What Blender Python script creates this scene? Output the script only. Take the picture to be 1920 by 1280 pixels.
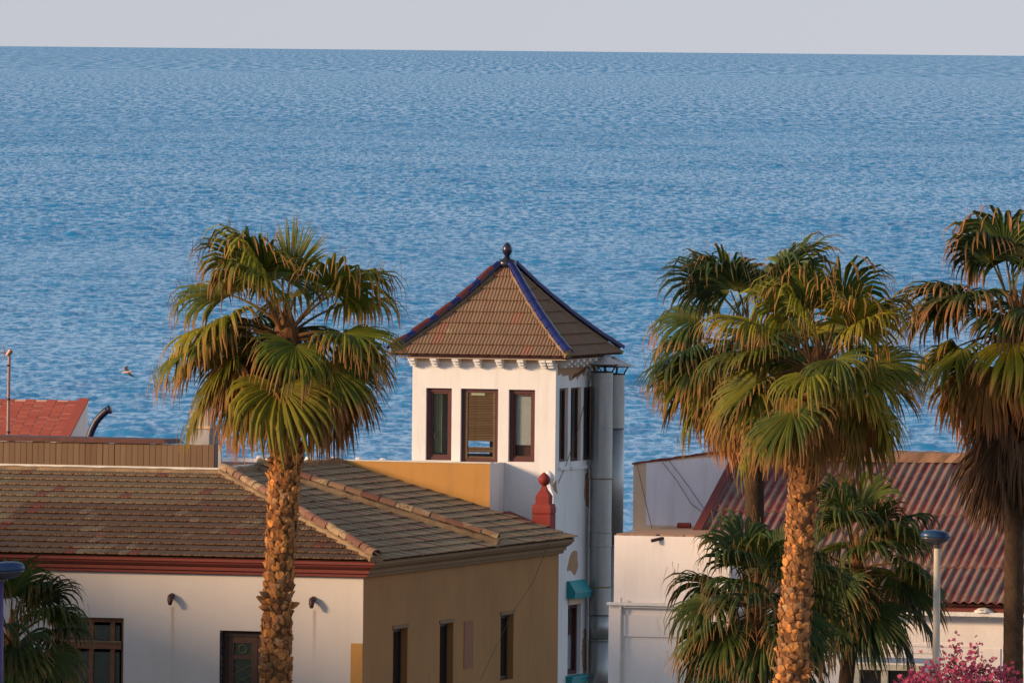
import bpy, bmesh, math, random
import numpy as np
from mathutils import Matrix, Vector
PI = math.pi
rad = math.radians
S = bpy.context.scene
C = S.collection
for o in list(bpy.data.objects):
    bpy.data.objects.remove(o)

# ------------------------------------------------------------------ camera, world, sun, exposure
F = 24000.0            # focal length in photo pixels (1920 wide): a long telephoto
HC = 13.2              # camera height over the street
SEA_Z = -4.0
SEA_R = 30000.0
ROLL = 0.0094
PITCH = math.atan((640 - (96 - (HC - SEA_Z) / SEA_R * F)) / F)
CAM_M = Matrix.Rotation(PI / 2 - PITCH, 3, 'X') @ Matrix.Rotation(ROLL, 3, 'Z')
cam_d = bpy.data.cameras.new('camera')
cam = bpy.data.objects.new('camera', cam_d)
C.objects.link(cam)
cam.location = (0, 0, HC)
cam.rotation_euler = CAM_M.to_euler()
cam_d.sensor_width = 36.0
cam_d.lens = 36.0 * F / 1920.0
cam_d.clip_start = 1.0
cam_d.clip_end = 90000.0
S.camera = cam

SUN_AZ = 70.0          # degrees from straight behind the camera, to the left
SUN_EL = 15.0
world = bpy.data.worlds.new('World')
S.world = world
world.use_nodes = True
wn, wl = world.node_tree.nodes, world.node_tree.links
sky = wn.new('ShaderNodeTexSky')
sky.sky_type = 'NISHITA'
sky.sun_disc = False
sky.sun_elevation = rad(SUN_EL)
sky.sun_rotation = rad(180 + SUN_AZ)
sky.altitude = 0
sky.air_density = 1.0
sky.dust_density = 0.3
sky.ozone_density = 3.0
wtc = wn.new('ShaderNodeTexCoord')
wsep = wn.new('ShaderNodeSeparateXYZ'); wl.new(wtc.outputs['Generated'], wsep.inputs[0])
def wmath(op, a, b=0.0):
    m = wn.new('ShaderNodeMath'); m.operation = op
    for sock, v in zip(m.inputs, (a, b)):
        if isinstance(v, bpy.types.NodeSocket): wl.new(v, sock)
        else: sock.default_value = v
    return m.outputs[0]
wz = wmath('SQRT', wmath('ADD', wmath('MULTIPLY', wsep.outputs[2], wsep.outputs[2]), 0.045 ** 2))   # soft hazy horizon all round
wcmb = wn.new('ShaderNodeCombineXYZ')
wl.new(wsep.outputs[0], wcmb.inputs[0]); wl.new(wsep.outputs[1], wcmb.inputs[1]); wl.new(wz, wcmb.inputs[2])
wnm = wn.new('ShaderNodeVectorMath'); wnm.operation = 'NORMALIZE'; wl.new(wcmb.outputs[0], wnm.inputs[0])
wl.new(wnm.outputs[0], sky.inputs[0])
tint = wn.new('ShaderNodeMix'); tint.data_type = 'RGBA'; tint.blend_type = 'MULTIPLY'
wf = wn.new('ShaderNodeMapRange'); wf.interpolation_type = 'SMOOTHSTEP'
wf.inputs[1].default_value = 0.03; wf.inputs[2].default_value = 0.22; wf.inputs[3].default_value = 1.0; wf.inputs[4].default_value = 0.0
wl.new(wz, wf.inputs[0]); wl.new(wf.outputs[0], tint.inputs[0])
tint.inputs[7].default_value = (0.70, 0.655, 0.79, 1)      # mauve evening band low over the sea
wsat = wn.new('ShaderNodeHueSaturation'); wsat.inputs['Saturation'].default_value = 0.52   # thin high haze greys the blue
wl.new(sky.outputs[0], wsat.inputs['Color'])
wl.new(wsat.outputs[0], tint.inputs[6])
wl.new(tint.outputs[2], wn['Background'].inputs[0])
wn['Background'].inputs[1].default_value = 0.15

sun_d = bpy.data.lights.new('sun', 'SUN')
sun_d.energy = 4.2
sun_d.angle = rad(9.0)
sun_d.color = (1.0, 0.66, 0.37)
sun = bpy.data.objects.new('sun', sun_d)
C.objects.link(sun)
sd = Vector((-math.sin(rad(SUN_AZ)) * math.cos(rad(SUN_EL)), -math.cos(rad(SUN_AZ)) * math.cos(rad(SUN_EL)), math.sin(rad(SUN_EL))))
sun.rotation_euler = sd.to_track_quat('Z', 'Y').to_euler()
sun.location = (-60, 150, 60)

S.view_settings.view_transform = 'Standard'
S.view_settings.look = 'None'
S.view_settings.gamma = 1.0
S.view_settings.exposure = 0.38
S.view_settings.use_curve_mapping = False
S.render.engine = 'CYCLES'
S.cycles.use_denoising = True
S.cycles.max_bounces = 8
S.cycles.transparent_max_bounces = 12
S.cycles.sample_clamp_indirect = 6.0

# ------------------------------------------------------------------ helpers
def ray(px, py):
    return (CAM_M @ Vector(((px - 960) / F, (640 - py) / F, -1.0)))
CO = Vector((0, 0, HC))
def at(px, py, Y):
    d = ray(px, py)
    return CO + d * (Y / d.y)

class Frame:
    """A building's own axes: x along its street front, y into the depth, z up."""
    def __init__(s, origin, theta):
        s.o = Vector(origin); s.th = theta
        s.R = Matrix.Rotation(-theta, 3, 'Z')
        s.Ri = s.R.transposed()
    def on(s, axis, val, px, py):
        k = 'xyz'.index(axis)
        d = s.Ri @ ray(px, py); o = s.Ri @ (CO - s.o)
        return o + d * ((val - o[k]) / d[k])
    def onplane(s, p0, n, px, py):
        d = s.Ri @ ray(px, py); o = s.Ri @ (CO - s.o)
        n = Vector(n)
        return o + d * ((Vector(p0) - o).dot(n) / d.dot(n))
    def w(s, p):
        return s.o + s.R @ Vector(p)
    def place(s, e):
        e.location = s.o; e.rotation_euler = (0, 0, -s.th)

class MB:
    def __init__(s):
        s.v = []; s.f = []; s.m = []; s.col = None
    def add(s, vs, fs, mi=0):
        b = len(s.v)
        s.v += [tuple(v) for v in vs]
        s.f += [tuple(i + b for i in f) for f in fs]
        s.m += [mi] * len(fs)
        return s
    def box(s, x0, x1, y0, y1, z0, z1, mi=0):
        return s.add([(x0, y0, z0), (x1, y0, z0), (x1, y1, z0), (x0, y1, z0), (x0, y0, z1), (x1, y0, z1), (x1, y1, z1), (x0, y1, z1)],
                     [(0, 3, 2, 1), (4, 5, 6, 7), (0, 1, 5, 4), (1, 2, 6, 5), (2, 3, 7, 6), (3, 0, 4, 7)], mi)
    def prism(s, poly, fn0, fn1, mi=0):
        """poly: 2-d points (counter-clockwise seen from fn0); fn0/fn1 lift them to both ends."""
        n = len(poly)
        vs = [fn0(*p) for p in poly] + [fn1(*p) for p in poly]
        fs = [tuple(range(n)), tuple(range(2 * n - 1, n - 1, -1))]
        for i in range(n):
            j = (i + 1) % n
            fs.append((i, i + n, j + n, j))
        return s.add(vs, fs, mi)
    def tube(s, pts, rs, n=10, caps=True, mi=0):
        pts = [Vector(p) for p in pts]
        if not hasattr(rs, '__len__'):
            rs = [rs] * len(pts)
        vs = []; up = None
        for i, p in enumerate(pts):
            t = (pts[min(i + 1, len(pts) - 1)] - pts[max(i - 1, 0)]).normalized()
            if up is None:
                up = Vector((0, 0, 1)) if abs(t.z) < 0.9 else Vector((1, 0, 0))
            a = t.cross(up).normalized(); b = a.cross(t).normalized(); up = b
            for k in range(n):
                q = 2 * PI * k / n
                vs.append(p + a * math.cos(q) * rs[i] + b * math.sin(q) * rs[i])
        fs = []
        for i in range(len(pts) - 1):
            for k in range(n):
                k2 = (k + 1) % n
                fs.append((i * n + k, i * n + k2, (i + 1) * n + k2, (i + 1) * n + k))
        if caps:
            fs.append(tuple(range(n - 1, -1, -1)))
            fs.append(tuple(range((len(pts) - 1) * n, len(pts) * n)))
        return s.add(vs, fs, mi)
    def lathe(s, prof, c=(0, 0, 0), n=16, mi=0, sq=False):
        """prof: (radius, z) from bottom to top."""
        vs = []
        for r, z in prof:
            for k in range(n):
                q = 2 * PI * (k + 0.5) / n
                rr = r / max(abs(math.cos(q)), abs(math.sin(q))) if sq else r
                vs.append((c[0] + rr * math.cos(q), c[1] + rr * math.sin(q), c[2] + z))
        fs = []
        for i in range(len(prof) - 1):
            for k in range(n):
                k2 = (k + 1) % n
                fs.append((i * n + k, i * n + k2, (i + 1) * n + k2, (i + 1) * n + k))
        fs.append(tuple(range(n - 1, -1, -1)))
        fs.append(tuple(range((len(prof) - 1) * n, len(prof) * n)))
        return s.add(vs, fs, mi)
    def mesh(s, name, mats, smooth=False):
        me = bpy.data.meshes.new(name)
        me.from_pydata(s.v, [], s.f)
        for m in (mats if isinstance(mats, (list, tuple)) else [mats]):
            me.materials.append(m)
        if any(s.m):
            me.polygons.foreach_set('material_index', s.m)
        if smooth:
            me.polygons.foreach_set('use_smooth', [True] * len(me.polygons))
        if s.col is not None:
            a = me.color_attributes.new('Col', 'FLOAT_COLOR', 'POINT')
            a.data.foreach_set('color', np.asarray(s.col, dtype=np.float32).ravel())
        me.update()
        return me
    def build(s, name, mats, parent=None, smooth=False, kind=None, label=None):
        return link(name, s.mesh(name, mats, smooth), parent, kind, label)

def link(name, me, parent=None, kind=None, label=None, mat=None):
    o = bpy.data.objects.new(name, me)
    C.objects.link(o)
    if parent is not None:
        o.parent = parent
    if mat is not None:
        o.matrix_basis = mat
    if kind: o['kind'] = kind
    if label: o['label'] = label
    return o

def thing(name, label, cat, frame=None, loc=None, group=None):
    o = bpy.data.objects.new(name, None)
    o.empty_display_size = 0.3
    C.objects.link(o)
    if frame: frame.place(o)
    if loc is not None: o.location = loc
    o['label'] = label; o['category'] = cat
    if group: o['group'] = group
    return o

def tag(o, label, cat, group=None):
    o['label'] = label; o['category'] = cat
    if group: o['group'] = group
    return o

def walls(mb, fn, u0, u1, v0, v1, holes, thick, ends=True, mi=0, back=True):
    """A wall slab with rectangular openings; fn(u, v, w): w=0 outside, w=thick inside."""
    us = sorted({u0, u1, *[min(max(h[i], u0), u1) for h in holes for i in (0, 1)]})
    vs = sorted({v0, v1, *[min(max(h[i], v0), v1) for h in holes for i in (2, 3)]})
    nu, nv = len(us) - 1, len(vs) - 1
    def solid(i, j):
        if i < 0 or j < 0 or i >= nu or j >= nv: return None
        cu, cv = (us[i] + us[i + 1]) / 2, (vs[j] + vs[j + 1]) / 2
        return not any(h[0] < cu < h[1] and h[2] < cv < h[3] for h in holes)
    for i in range(nu):
        for j in range(nv):
            if not solid(i, j): continue
            a, b, c, d = us[i], us[i + 1], vs[j], vs[j + 1]
            mb.add([fn(a, c, 0), fn(b, c, 0), fn(b, d, 0), fn(a, d, 0)], [(0, 1, 2, 3)], mi)
            if back:
                mb.add([fn(a, c, thick), fn(b, c, thick), fn(b, d, thick), fn(a, d, thick)], [(3, 2, 1, 0)], mi)
            for (di, dj, p, q) in ((-1, 0, (a, c), (a, d)), (1, 0, (b, d), (b, c)), (0, -1, (b, c), (a, c)), (0, 1, (a, d), (b, d))):
                nb = solid(i + di, j + dj)
                if nb is True or (nb is None and not ends): continue
                mb.add([fn(*p, 0), fn(*q, 0), fn(*q, thick), fn(*p, thick)], [(0, 1, 2, 3)], mi)
    return mb

def frame_mb(mb, fn, u0, u1, v0, v1, t, w0, w1):
    """Four bars round an opening, butted end to end."""
    for (a, b, c, d) in ((u0, u0 + t, v0, v1), (u1 - t, u1, v0, v1), (u0 + t, u1 - t, v0, v0 + t), (u0 + t, u1 - t, v1 - t, v1)):
        slab(mb, fn, a, b, c, d, w0, w1)
    return mb

def slab(mb, fn, a, b, c, d, w0, w1, mi=0):
    return mb.add([fn(a, c, w0), fn(b, c, w0), fn(b, d, w0), fn(a, d, w0), fn(a, c, w1), fn(b, c, w1), fn(b, d, w1), fn(a, d, w1)],
                  [(0, 1, 2, 3), (7, 6, 5, 4), (4, 5, 1, 0), (5, 6, 2, 1), (6, 7, 3, 2), (7, 4, 0, 3)], mi)

def sweep(mb, prof, pts, normals, z0, caps=(True, True), mi=0):
    """Moulding: prof = (out, dz) top to bottom; pts wall line, normals = outward vectors already mitred."""
    n = len(prof); vs = []
    for p, q in zip(pts, normals):
        for o, dz in prof:
            vs.append((p[0] + q[0] * o, p[1] + q[1] * o, z0 + dz))
    fs = []
    for i in range(len(pts) - 1):
        for k in range(n - 1):
            fs.append((i * n + k, i * n + k + 1, (i + 1) * n + k + 1, (i + 1) * n + k))
    if caps[0]: fs.append(tuple(range(n)))
    if caps[1]: fs.append(tuple(range(len(pts) * n - 1, (len(pts) - 1) * n - 1, -1)))
    return mb.add(vs, fs, mi)

# ------------------------------------------------------------------ materials
def lin(c):
    return tuple((x / 12.92 if x <= 0.04045 else ((x + 0.055) / 1.055) ** 2.4) for x in c)

class NT:
    def __init__(s, name):
        s.mat = bpy.data.materials.new(name); s.mat.use_nodes = True
        s.t = s.mat.node_tree; s.n = s.t.nodes; s.l = s.t.links
        s.b = s.n['Principled BSDF']; s.out = s.n['Material Output']
        s._co = None
    def co(s, which='Object'):
        if s._co is None: s._co = s.n.new('ShaderNodeTexCoord')
        return s._co.outputs[which]
    def geo(s, which):
        return s.n.new('ShaderNodeNewGeometry').outputs[which]
    def map(s, v, scale=(1, 1, 1), loc=(0, 0, 0), rot=(0, 0, 0)):
        m = s.n.new('ShaderNodeMapping')
        m.inputs['Scale'].default_value = scale; m.inputs['Location'].default_value = loc; m.inputs['Rotation'].default_value = rot
        s.l.new(v, m.inputs['Vector']); return m.outputs[0]
    def noise(s, v, scale, detail=4, rough=0.55, dist=0.0):
        m = s.n.new('ShaderNodeTexNoise')
        m.inputs['Scale'].default_value = scale; m.inputs['Detail'].default_value = detail
        m.inputs['Roughness'].default_value = rough; m.inputs['Distortion'].default_value = dist
        s.l.new(v, m.inputs['Vector']); return m.outputs[0]
    def ramp(s, v, stops, interp='LINEAR'):
        m = s.n.new('ShaderNodeValToRGB'); e = m.color_ramp.elements; m.color_ramp.interpolation = interp
        while len(e) < len(stops): e.new(0.5)
        for x, (p, c) in zip(e, stops):
            x.position = p
            x.color = (c, c, c, 1) if not hasattr(c, '__len__') else (*c, 1)
        s.l.new(v, m.inputs[0]); return m.outputs[0]
    def mix(s, f, a, b, mode='MIX'):
        m = s.n.new('ShaderNodeMix'); m.data_type = 'RGBA'; m.blend_type = mode
        for sock, v in ((m.inputs[0], f), (m.inputs[6], a), (m.inputs[7], b)):
            if isinstance(v, bpy.types.NodeSocket): s.l.new(v, sock)
            elif hasattr(v, '__len__'): sock.default_value = (*v, 1)
            else: sock.default_value = v
        return m.outputs[2]
    def math(s, op, a, b=0.0, c=0.0):
        m = s.n.new('ShaderNodeMath'); m.operation = op
        for sock, v in zip(m.inputs, (a, b, c)):
            if isinstance(v, bpy.types.NodeSocket): s.l.new(v, sock)
            else: sock.default_value = v
        return m.outputs[0]
    def bump(s, h, dist=0.01, strength=0.5, nrm=None):
        m = s.n.new('ShaderNodeBump'); m.inputs['Distance'].default_value = dist; m.inputs['Strength'].default_value = strength
        s.l.new(h, m.inputs['Height'])
        if nrm is not None: s.l.new(nrm, m.inputs['Normal'])
        return m.outputs[0]
    def set(s, name, v):
        sock = s.b.inputs[name]
        if isinstance(v, bpy.types.NodeSocket): s.l.new(v, sock)
        elif hasattr(v, '__len__'): sock.default_value = (*v, 1)
        else: sock.default_value = v

def plaster(name, col, col2=None, rough=0.9, streak=0.25, patch=0.3, bumpd=0.008, spots=None):
    t = NT(name)
    g = t.geo('Position')
    col2 = col2 or tuple(c * 0.72 for c in col)
    n1 = t.noise(t.map(g, (0.9, 0.9, 0.7)), 1.0, 6, 0.6)
    n2 = t.noise(t.map(g, (4.5, 4.5, 0.5)), 1.0, 6, 0.7)
    f = t.math('MULTIPLY', t.ramp(n1, [(0.42, 0), (0.7, 1)]), patch)
    c = t.mix(f, col, col2)
    c = t.mix(t.math('MULTIPLY', t.ramp(n2, [(0.5, 0), (0.75, 1)]), streak), c, tuple(x * 0.5 for x in col))
    if spots:
        ns = t.noise(g, 2.3, 8, 0.6)
        c = t.mix(t.ramp(ns, [(0.66, 0), (0.68, 1)]), c, spots)
    t.set('Base Color', c); t.set('Roughness', rough)
    n3 = t.noise(g, 14, 6, 0.65)
    n4 = t.noise(g, 1.6, 3)
    t.set('Normal', t.bump(t.math('ADD', n3, t.math('MULTIPLY', n4, 2.0)), bumpd, 0.6))
    return t.mat

def simple(name, col, rough=0.6, metal=0.0, var=0.25, scale=6.0, bumpd=0.0, rand=0.0, spec=0.5):
    t = NT(name)
    g = t.co('Object')
    n = t.noise(g, scale, 5, 0.6)
    c = t.mix(t.ramp(n, [(0.3, 0), (0.75, 1)]), col, tuple(x * (1 - var * 1.6) for x in col))
    if rand:
        oi = t.n.new('ShaderNodeObjectInfo')
        c = t.mix(t.math('MULTIPLY', oi.outputs['Random'], rand), c, tuple(x * 0.35 for x in col))
    t.set('Base Color', c); t.set('Roughness', rough); t.set('Metallic', metal); t.set('Specular IOR Level', spec)
    if bumpd:
        t.set('Normal', t.bump(t.noise(g, scale * 4, 5), bumpd, 0.6))
    return t.mat

def tile_mat(name, cols, red, pale, island=False, pale_amt=0.62, red_amt=0.94):
    """Weathered clay tile: each tile has its own tone, some lichen-pale, some replaced and red."""
    t = NT(name)
    g = t.geo('Position')
    if island:
        r = t.geo('Random Per Island')
    else:
        r = t.n.new('ShaderNodeObjectInfo').outputs['Random']
    c = t.ramp(r, [(0.0, cols[0]), (0.5, cols[1]), (1.0, cols[2])])
    n1 = t.noise(g, 7, 6, 0.65)
    c = t.mix(t.math('MULTIPLY', t.ramp(n1, [(0.35, 0), (0.8, 1)]), 0.45), c, tuple(x * 0.55 for x in cols[1]))
    r2 = t.math('FRACT', t.math('MULTIPLY', r, 17.31))
    c = t.mix(t.ramp(r2, [(red_amt, 0), (red_amt + 0.012, 0.85)]), c, red)
    n2 = t.noise(t.map(g, (0.8, 0.8, 2.2)), 1.0, 2)
    n3 = t.noise(g, 16, 4, 0.7)
    r3 = t.math('FRACT', t.math('MULTIPLY', r, 41.7))
    pm = t.math('ADD', t.math('MULTIPLY', n2, 0.75), t.math('MULTIPLY', r3, 0.35))
    pm = t.math('MULTIPLY', t.ramp(pm, [(pale_amt, 0), (pale_amt + 0.02, 1)]), t.ramp(n3, [(0.38, 0.0), (0.55, 0.8)]))
    c = t.mix(pm, c, pale)
    t.set('Base Color', c); t.set('Roughness', 0.88)
    t.set('Normal', t.bump(n1, 0.006, 0.5))
    return t.mat

def attr_mat(name, rough=0.55, rand=0.35, trans=0.0, spec=0.3, bumpd=0.0):
    """Colour comes from the thing's own colour attribute (browned leaf tips, worn paint)."""
    t = NT(name)
    a = t.n.new('ShaderNodeAttribute'); a.attribute_name = 'Col'
    oi = t.n.new('ShaderNodeObjectInfo')
    g = t.co('Object')
    n = t.noise(g, 5.0, 4)
    k = t.math('ADD', t.math('MULTIPLY', oi.outputs['Random'], rand), t.math('MULTIPLY', n, 0.5))
    k = t.math('ADD', k, 0.75 - rand * 0.5)
    cc = t.n.new('ShaderNodeCombineColor')
    for i in range(3): t.l.new(k, cc.inputs[i])
    c = t.mix(1.0, a.outputs['Color'], cc.outputs[0], 'MULTIPLY')
    t.set('Base Color', c); t.set('Roughness', rough); t.set('Specular IOR Level', spec)
    if bumpd:
        t.set('Normal', t.bump(t.noise(g, 30, 5), bumpd, 0.6))
    if trans:
        tr = t.n.new('ShaderNodeBsdfTranslucent'); t.l.new(c, tr.inputs['Color'])
        mx = t.n.new('ShaderNodeMixShader'); mx.inputs[0].default_value = trans
        t.l.new(t.b.outputs[0], mx.inputs[1]); t.l.new(tr.outputs[0], mx.inputs[2]); t.l.new(mx.outputs[0], t.out.inputs[0])
    return t.mat

def glass_mat(name, tint=(0.02, 0.03, 0.03), clear=0.55):
    t = NT(name)
    t.set('Base Color', tint); t.set('Roughness', 0.06); t.set('Specular IOR Level', 0.6)
    tr = t.n.new('ShaderNodeBsdfTransparent')
    mx = t.n.new('ShaderNodeMixShader'); mx.inputs[0].default_value = clear
    t.l.new(t.b.outputs[0], mx.inputs[1]); t.l.new(tr.outputs[0], mx.inputs[2]); t.l.new(mx.outputs[0], t.out.inputs[0])
    return t.mat

M = {}
M['white'] = plaster('white_plaster', (0.80, 0.74, 0.70), (0.69, 0.62, 0.58), streak=0.2, patch=0.7)
M['white_tower'] = plaster('tower_plaster', (0.72, 0.71, 0.70), (0.62, 0.60, 0.59), streak=0.32, patch=0.6)
M['brown'] = plaster('ochre_wall_paint', (0.36, 0.175, 0.054), (0.285, 0.138, 0.045), streak=0.3, patch=0.7)
M['orange'] = plaster('orange_wall_paint', (0.46, 0.235, 0.062), (0.39, 0.2, 0.055), streak=0.3, patch=0.6)
M['red_trim'] = plaster('red_trim_paint', (0.15, 0.021, 0.014), (0.115, 0.018, 0.013), streak=0.3, patch=0.5, rough=0.7)
M['brown_trim'] = plaster('brown_trim_paint', (0.22, 0.13, 0.06), (0.17, 0.1, 0.047), streak=0.3, patch=0.5)
M['red_paint'] = plaster('red_finial_paint', (0.22, 0.017, 0.012), (0.18, 0.016, 0.012), streak=0.3, patch=0.4, rough=0.75)
M['patch'] = plaster('bare_render', (0.36, 0.2, 0.11), (0.44, 0.25, 0.14), streak=0.2, patch=0.8)
M['mortar'] = plaster('mortar', (0.25, 0.165, 0.09), (0.15, 0.098, 0.055), streak=0.2, patch=0.9, bumpd=0.03)
M['ridge'] = plaster('ridge_mortar', (0.27, 0.15, 0.09), (0.2, 0.12, 0.08), streak=0.3, patch=0.8, bumpd=0.02)
M['reveal'] = plaster('reveal_paint', (0.74, 0.66, 0.55), (0.6, 0.5, 0.4), streak=0.4, patch=0.8)
M['niche'] = plaster('niche_paint', (0.27, 0.115, 0.06), (0.22, 0.095, 0.05))
M['beige'] = plaster('beige_plaster', (0.58, 0.43, 0.31), (0.5, 0.37, 0.27), streak=0.3, patch=0.5)
M['lavender'] = plaster('grey_blue_render', (0.66, 0.65, 0.72), (0.56, 0.55, 0.6), streak=0.4, patch=0.6)
M['grey_wall'] = plaster('grey_plaster', (0.36, 0.34, 0.33), (0.3, 0.28, 0.27))
M['ledge'] = plaster('flaking_white_ledge', (0.72, 0.7, 0.66), (0.6, 0.55, 0.5), spots=(0.3, 0.2, 0.13), bumpd=0.03)
M['tile'] = tile_mat('roof_tile', [(0.185, 0.108, 0.06), (0.225, 0.13, 0.07), (0.2, 0.105, 0.062)], (0.26, 0.075, 0.05), (0.34, 0.26, 0.15), pale_amt=0.72)
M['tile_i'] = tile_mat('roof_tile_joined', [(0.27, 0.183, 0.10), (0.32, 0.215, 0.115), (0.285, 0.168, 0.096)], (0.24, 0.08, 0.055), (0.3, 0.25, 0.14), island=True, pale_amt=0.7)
M['tile_t'] = tile_mat('tower_tile', [(0.19, 0.115, 0.066), (0.215, 0.135, 0.08), (0.2, 0.11, 0.068)], (0.24, 0.10, 0.06), (0.3, 0.22, 0.12), pale_amt=0.8, red_amt=0.93)
M['hip'] = tile_mat('hip_tile_clay', [(0.25, 0.155, 0.085), (0.21, 0.115, 0.068), (0.14, 0.05, 0.036)], (0.2, 0.06, 0.04), (0.36, 0.28, 0.15), pale_amt=0.58)
M['sheath'] = simple('roof_boarding', (0.085, 0.022, 0.018), 0.95)
M['blue_glaze'] = simple('blue_glazed_tile', (0.008, 0.013, 0.12), 0.25, var=0.3)
M['red_glaze'] = simple('red_glazed_tile', (0.12, 0.025, 0.022), 0.35, var=0.3)
M['finial'] = simple('dark_blue_glaze', (0.018, 0.018, 0.045), 0.3, var=0.3)
M['maroon'] = simple('maroon_window_paint', (0.085, 0.015, 0.014), 0.5)
M['slat'] = simple('wooden_slat', (0.15, 0.092, 0.045), 0.75, rand=0.5, var=0.3, scale=10)
M['curtain'] = simple('pale_green_curtain', (0.32, 0.36, 0.24), 0.95)
M['dark'] = simple('room_dark', (0.03, 0.03, 0.035), 0.95)  # darkness of unlit rooms, put into the colour of the interior boxes
M['blind'] = simple('grey_roller_blind', (0.6, 0.66, 0.62), 0.9, var=0.12)
M['dark_red'] = simple('dark_red_furniture', (0.1, 0.03, 0.022), 0.7)
M['interior'] = simple('interior_plaster', (0.25, 0.2, 0.16), 0.9)
M['glass'] = glass_mat('window_glass', clear=0.8)
M['glass_dark'] = glass_mat('dark_glass', (0.012, 0.014, 0.016), 0.25)
M['wood'] = simple('brown_door_wood', (0.21, 0.08, 0.03), 0.55, var=0.35, scale=9)
M['wood_dark'] = simple('dark_door_wood', (0.05, 0.02, 0.012), 0.5, var=0.35, scale=9)
M['green_glass'] = simple('green_pane', (0.025, 0.05, 0.04), 0.2)
M['door_wood'] = simple('door_wood', (0.085, 0.032, 0.014), 0.55, var=0.35, scale=9)
M['bronze'] = simple('dull_bronze', (0.14, 0.12, 0.06), 0.5, 0.3)
M['iron'] = simple('dark_iron', (0.02, 0.018, 0.02), 0.6)
M['spout'] = simple('dark_clay_spout', (0.06, 0.025, 0.03), 0.6)
M['teal'] = simple('teal_metal', (0.004, 0.26, 0.29), 0.5, var=0.2)
M['white_metal'] = simple('white_flashing', (0.68, 0.66, 0.6), 0.6, var=0.15)
M['antenna'] = simple('antenna_metal', (0.3, 0.19, 0.17), 0.5, 0.4)
M['pipe_blue'] = simple('dark_blue_pipe', (0.016, 0.016, 0.05), 0.45)
M['lamp_blue'] = simple('blue_lamp_housing', (0.016, 0.06, 0.16), 0.35, var=0.2)
M['lamp_glass'] = simple('lamp_underside', (0.06, 0.055, 0.06), 0.25)
M['pole'] = simple('cream_pole_paint', (0.6, 0.53, 0.42), 0.45, var=0.12)
M['pole_purple'] = simple('violet_pole_paint', (0.1, 0.06, 0.2), 0.5)
M['blue_trim'] = plaster('blue_wall_paint', (0.2, 0.27, 0.38), (0.17, 0.24, 0.34), streak=0.15)
M['cream'] = simple('cream_frame_paint', (0.62, 0.56, 0.42), 0.55)
M['cable'] = simple('cable_rubber', (0.05, 0.04, 0.045), 0.6)
M['bird'] = attr_mat('gull_plumage', 0.8, 0.0)
M['asphalt'] = simple('asphalt', (0.05, 0.05, 0.05), 0.9, scale=30, bumpd=0.01)
M['soil'] = plaster('sandy_ground', (0.24, 0.19, 0.13), (0.18, 0.14, 0.1))

def galvanised():
    t = NT('galvanised_steel')
    g = t.co('Object')
    v = t.n.new('ShaderNodeTexVoronoi'); v.inputs['Scale'].default_value = 14; t.l.new(g, v.inputs['Vector'])
    n = t.noise(t.map(g, (3, 3, 0.6)), 1.5, 5)
    c = t.mix(t.ramp(n, [(0.35, 0), (0.7, 1)]), (0.36, 0.365, 0.355), (0.27, 0.275, 0.275))
    c = t.mix(0.08, c, v.outputs['Color'], 'SOFT_LIGHT')
    t.set('Base Color', c); t.set('Metallic', 0.65); t.set('Roughness', 0.38)
    return t.mat
M['galv'] = galvanised()
M['galv_pale'] = simple('zinc_cowl', (0.5, 0.46, 0.44), 0.55, 0.2, var=0.12)

def red_block_tile():
    t = NT('red_clay_slab')
    g = t.geo('Position')
    r = t.n.new('ShaderNodeObjectInfo').outputs['Random']
    c = t.ramp(r, [(0, (0.26, 0.05, 0.034)), (1, (0.32, 0.07, 0.045))])
    c = t.mix(t.math('MULTIPLY', t.noise(g, 9, 4), 0.4), c, (0.2, 0.05, 0.035))
    t.set('Base Color', c); t.set('Roughness', 0.85)
    return t.mat
M['red_slab'] = red_block_tile()
M['red_mortar'] = simple('slab_mortar', (0.55, 0.34, 0.26), 0.95)

def corrugated():
    t = NT('worn_red_corrugated_sheet')
    a = t.n.new('ShaderNodeAttribute'); a.attribute_name = 'Col'
    g = t.geo('Position')
    n = t.noise(g, 3.0, 7, 0.7)
    n2 = t.noise(g, 22.0, 5, 0.7)
    n3 = t.noise(g, 1.1, 3)
    sep = t.n.new('ShaderNodeSeparateColor'); t.l.new(a.outputs['Color'], sep.inputs[0])
    k = t.math('ADD', t.math('MULTIPLY', sep.outputs[0], 0.22), t.math('MULTIPLY', n, 0.75))
    k = t.math('ADD', k, t.math('MULTIPLY', n3, 0.35))
    c = t.mix(t.ramp(k, [(0.52, 0), (0.76, 1)]), (0.135, 0.022, 0.027), (0.175, 0.125, 0.105))
    c = t.mix(t.ramp(n2, [(0.62, 0), (0.72, 0.5)]), c, (0.34, 0.27, 0.22))
    c = t.mix(t.ramp(n2, [(0.28, 0.6), (0.4, 0)]), c, (0.07, 0.04, 0.03))
    t.set('Base Color', c); t.set('Roughness', 0.9)
    t.set('Normal', t.bump(n2, 0.008, 0.5))
    return t.mat
M['corrugated'] = corrugated()

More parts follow.
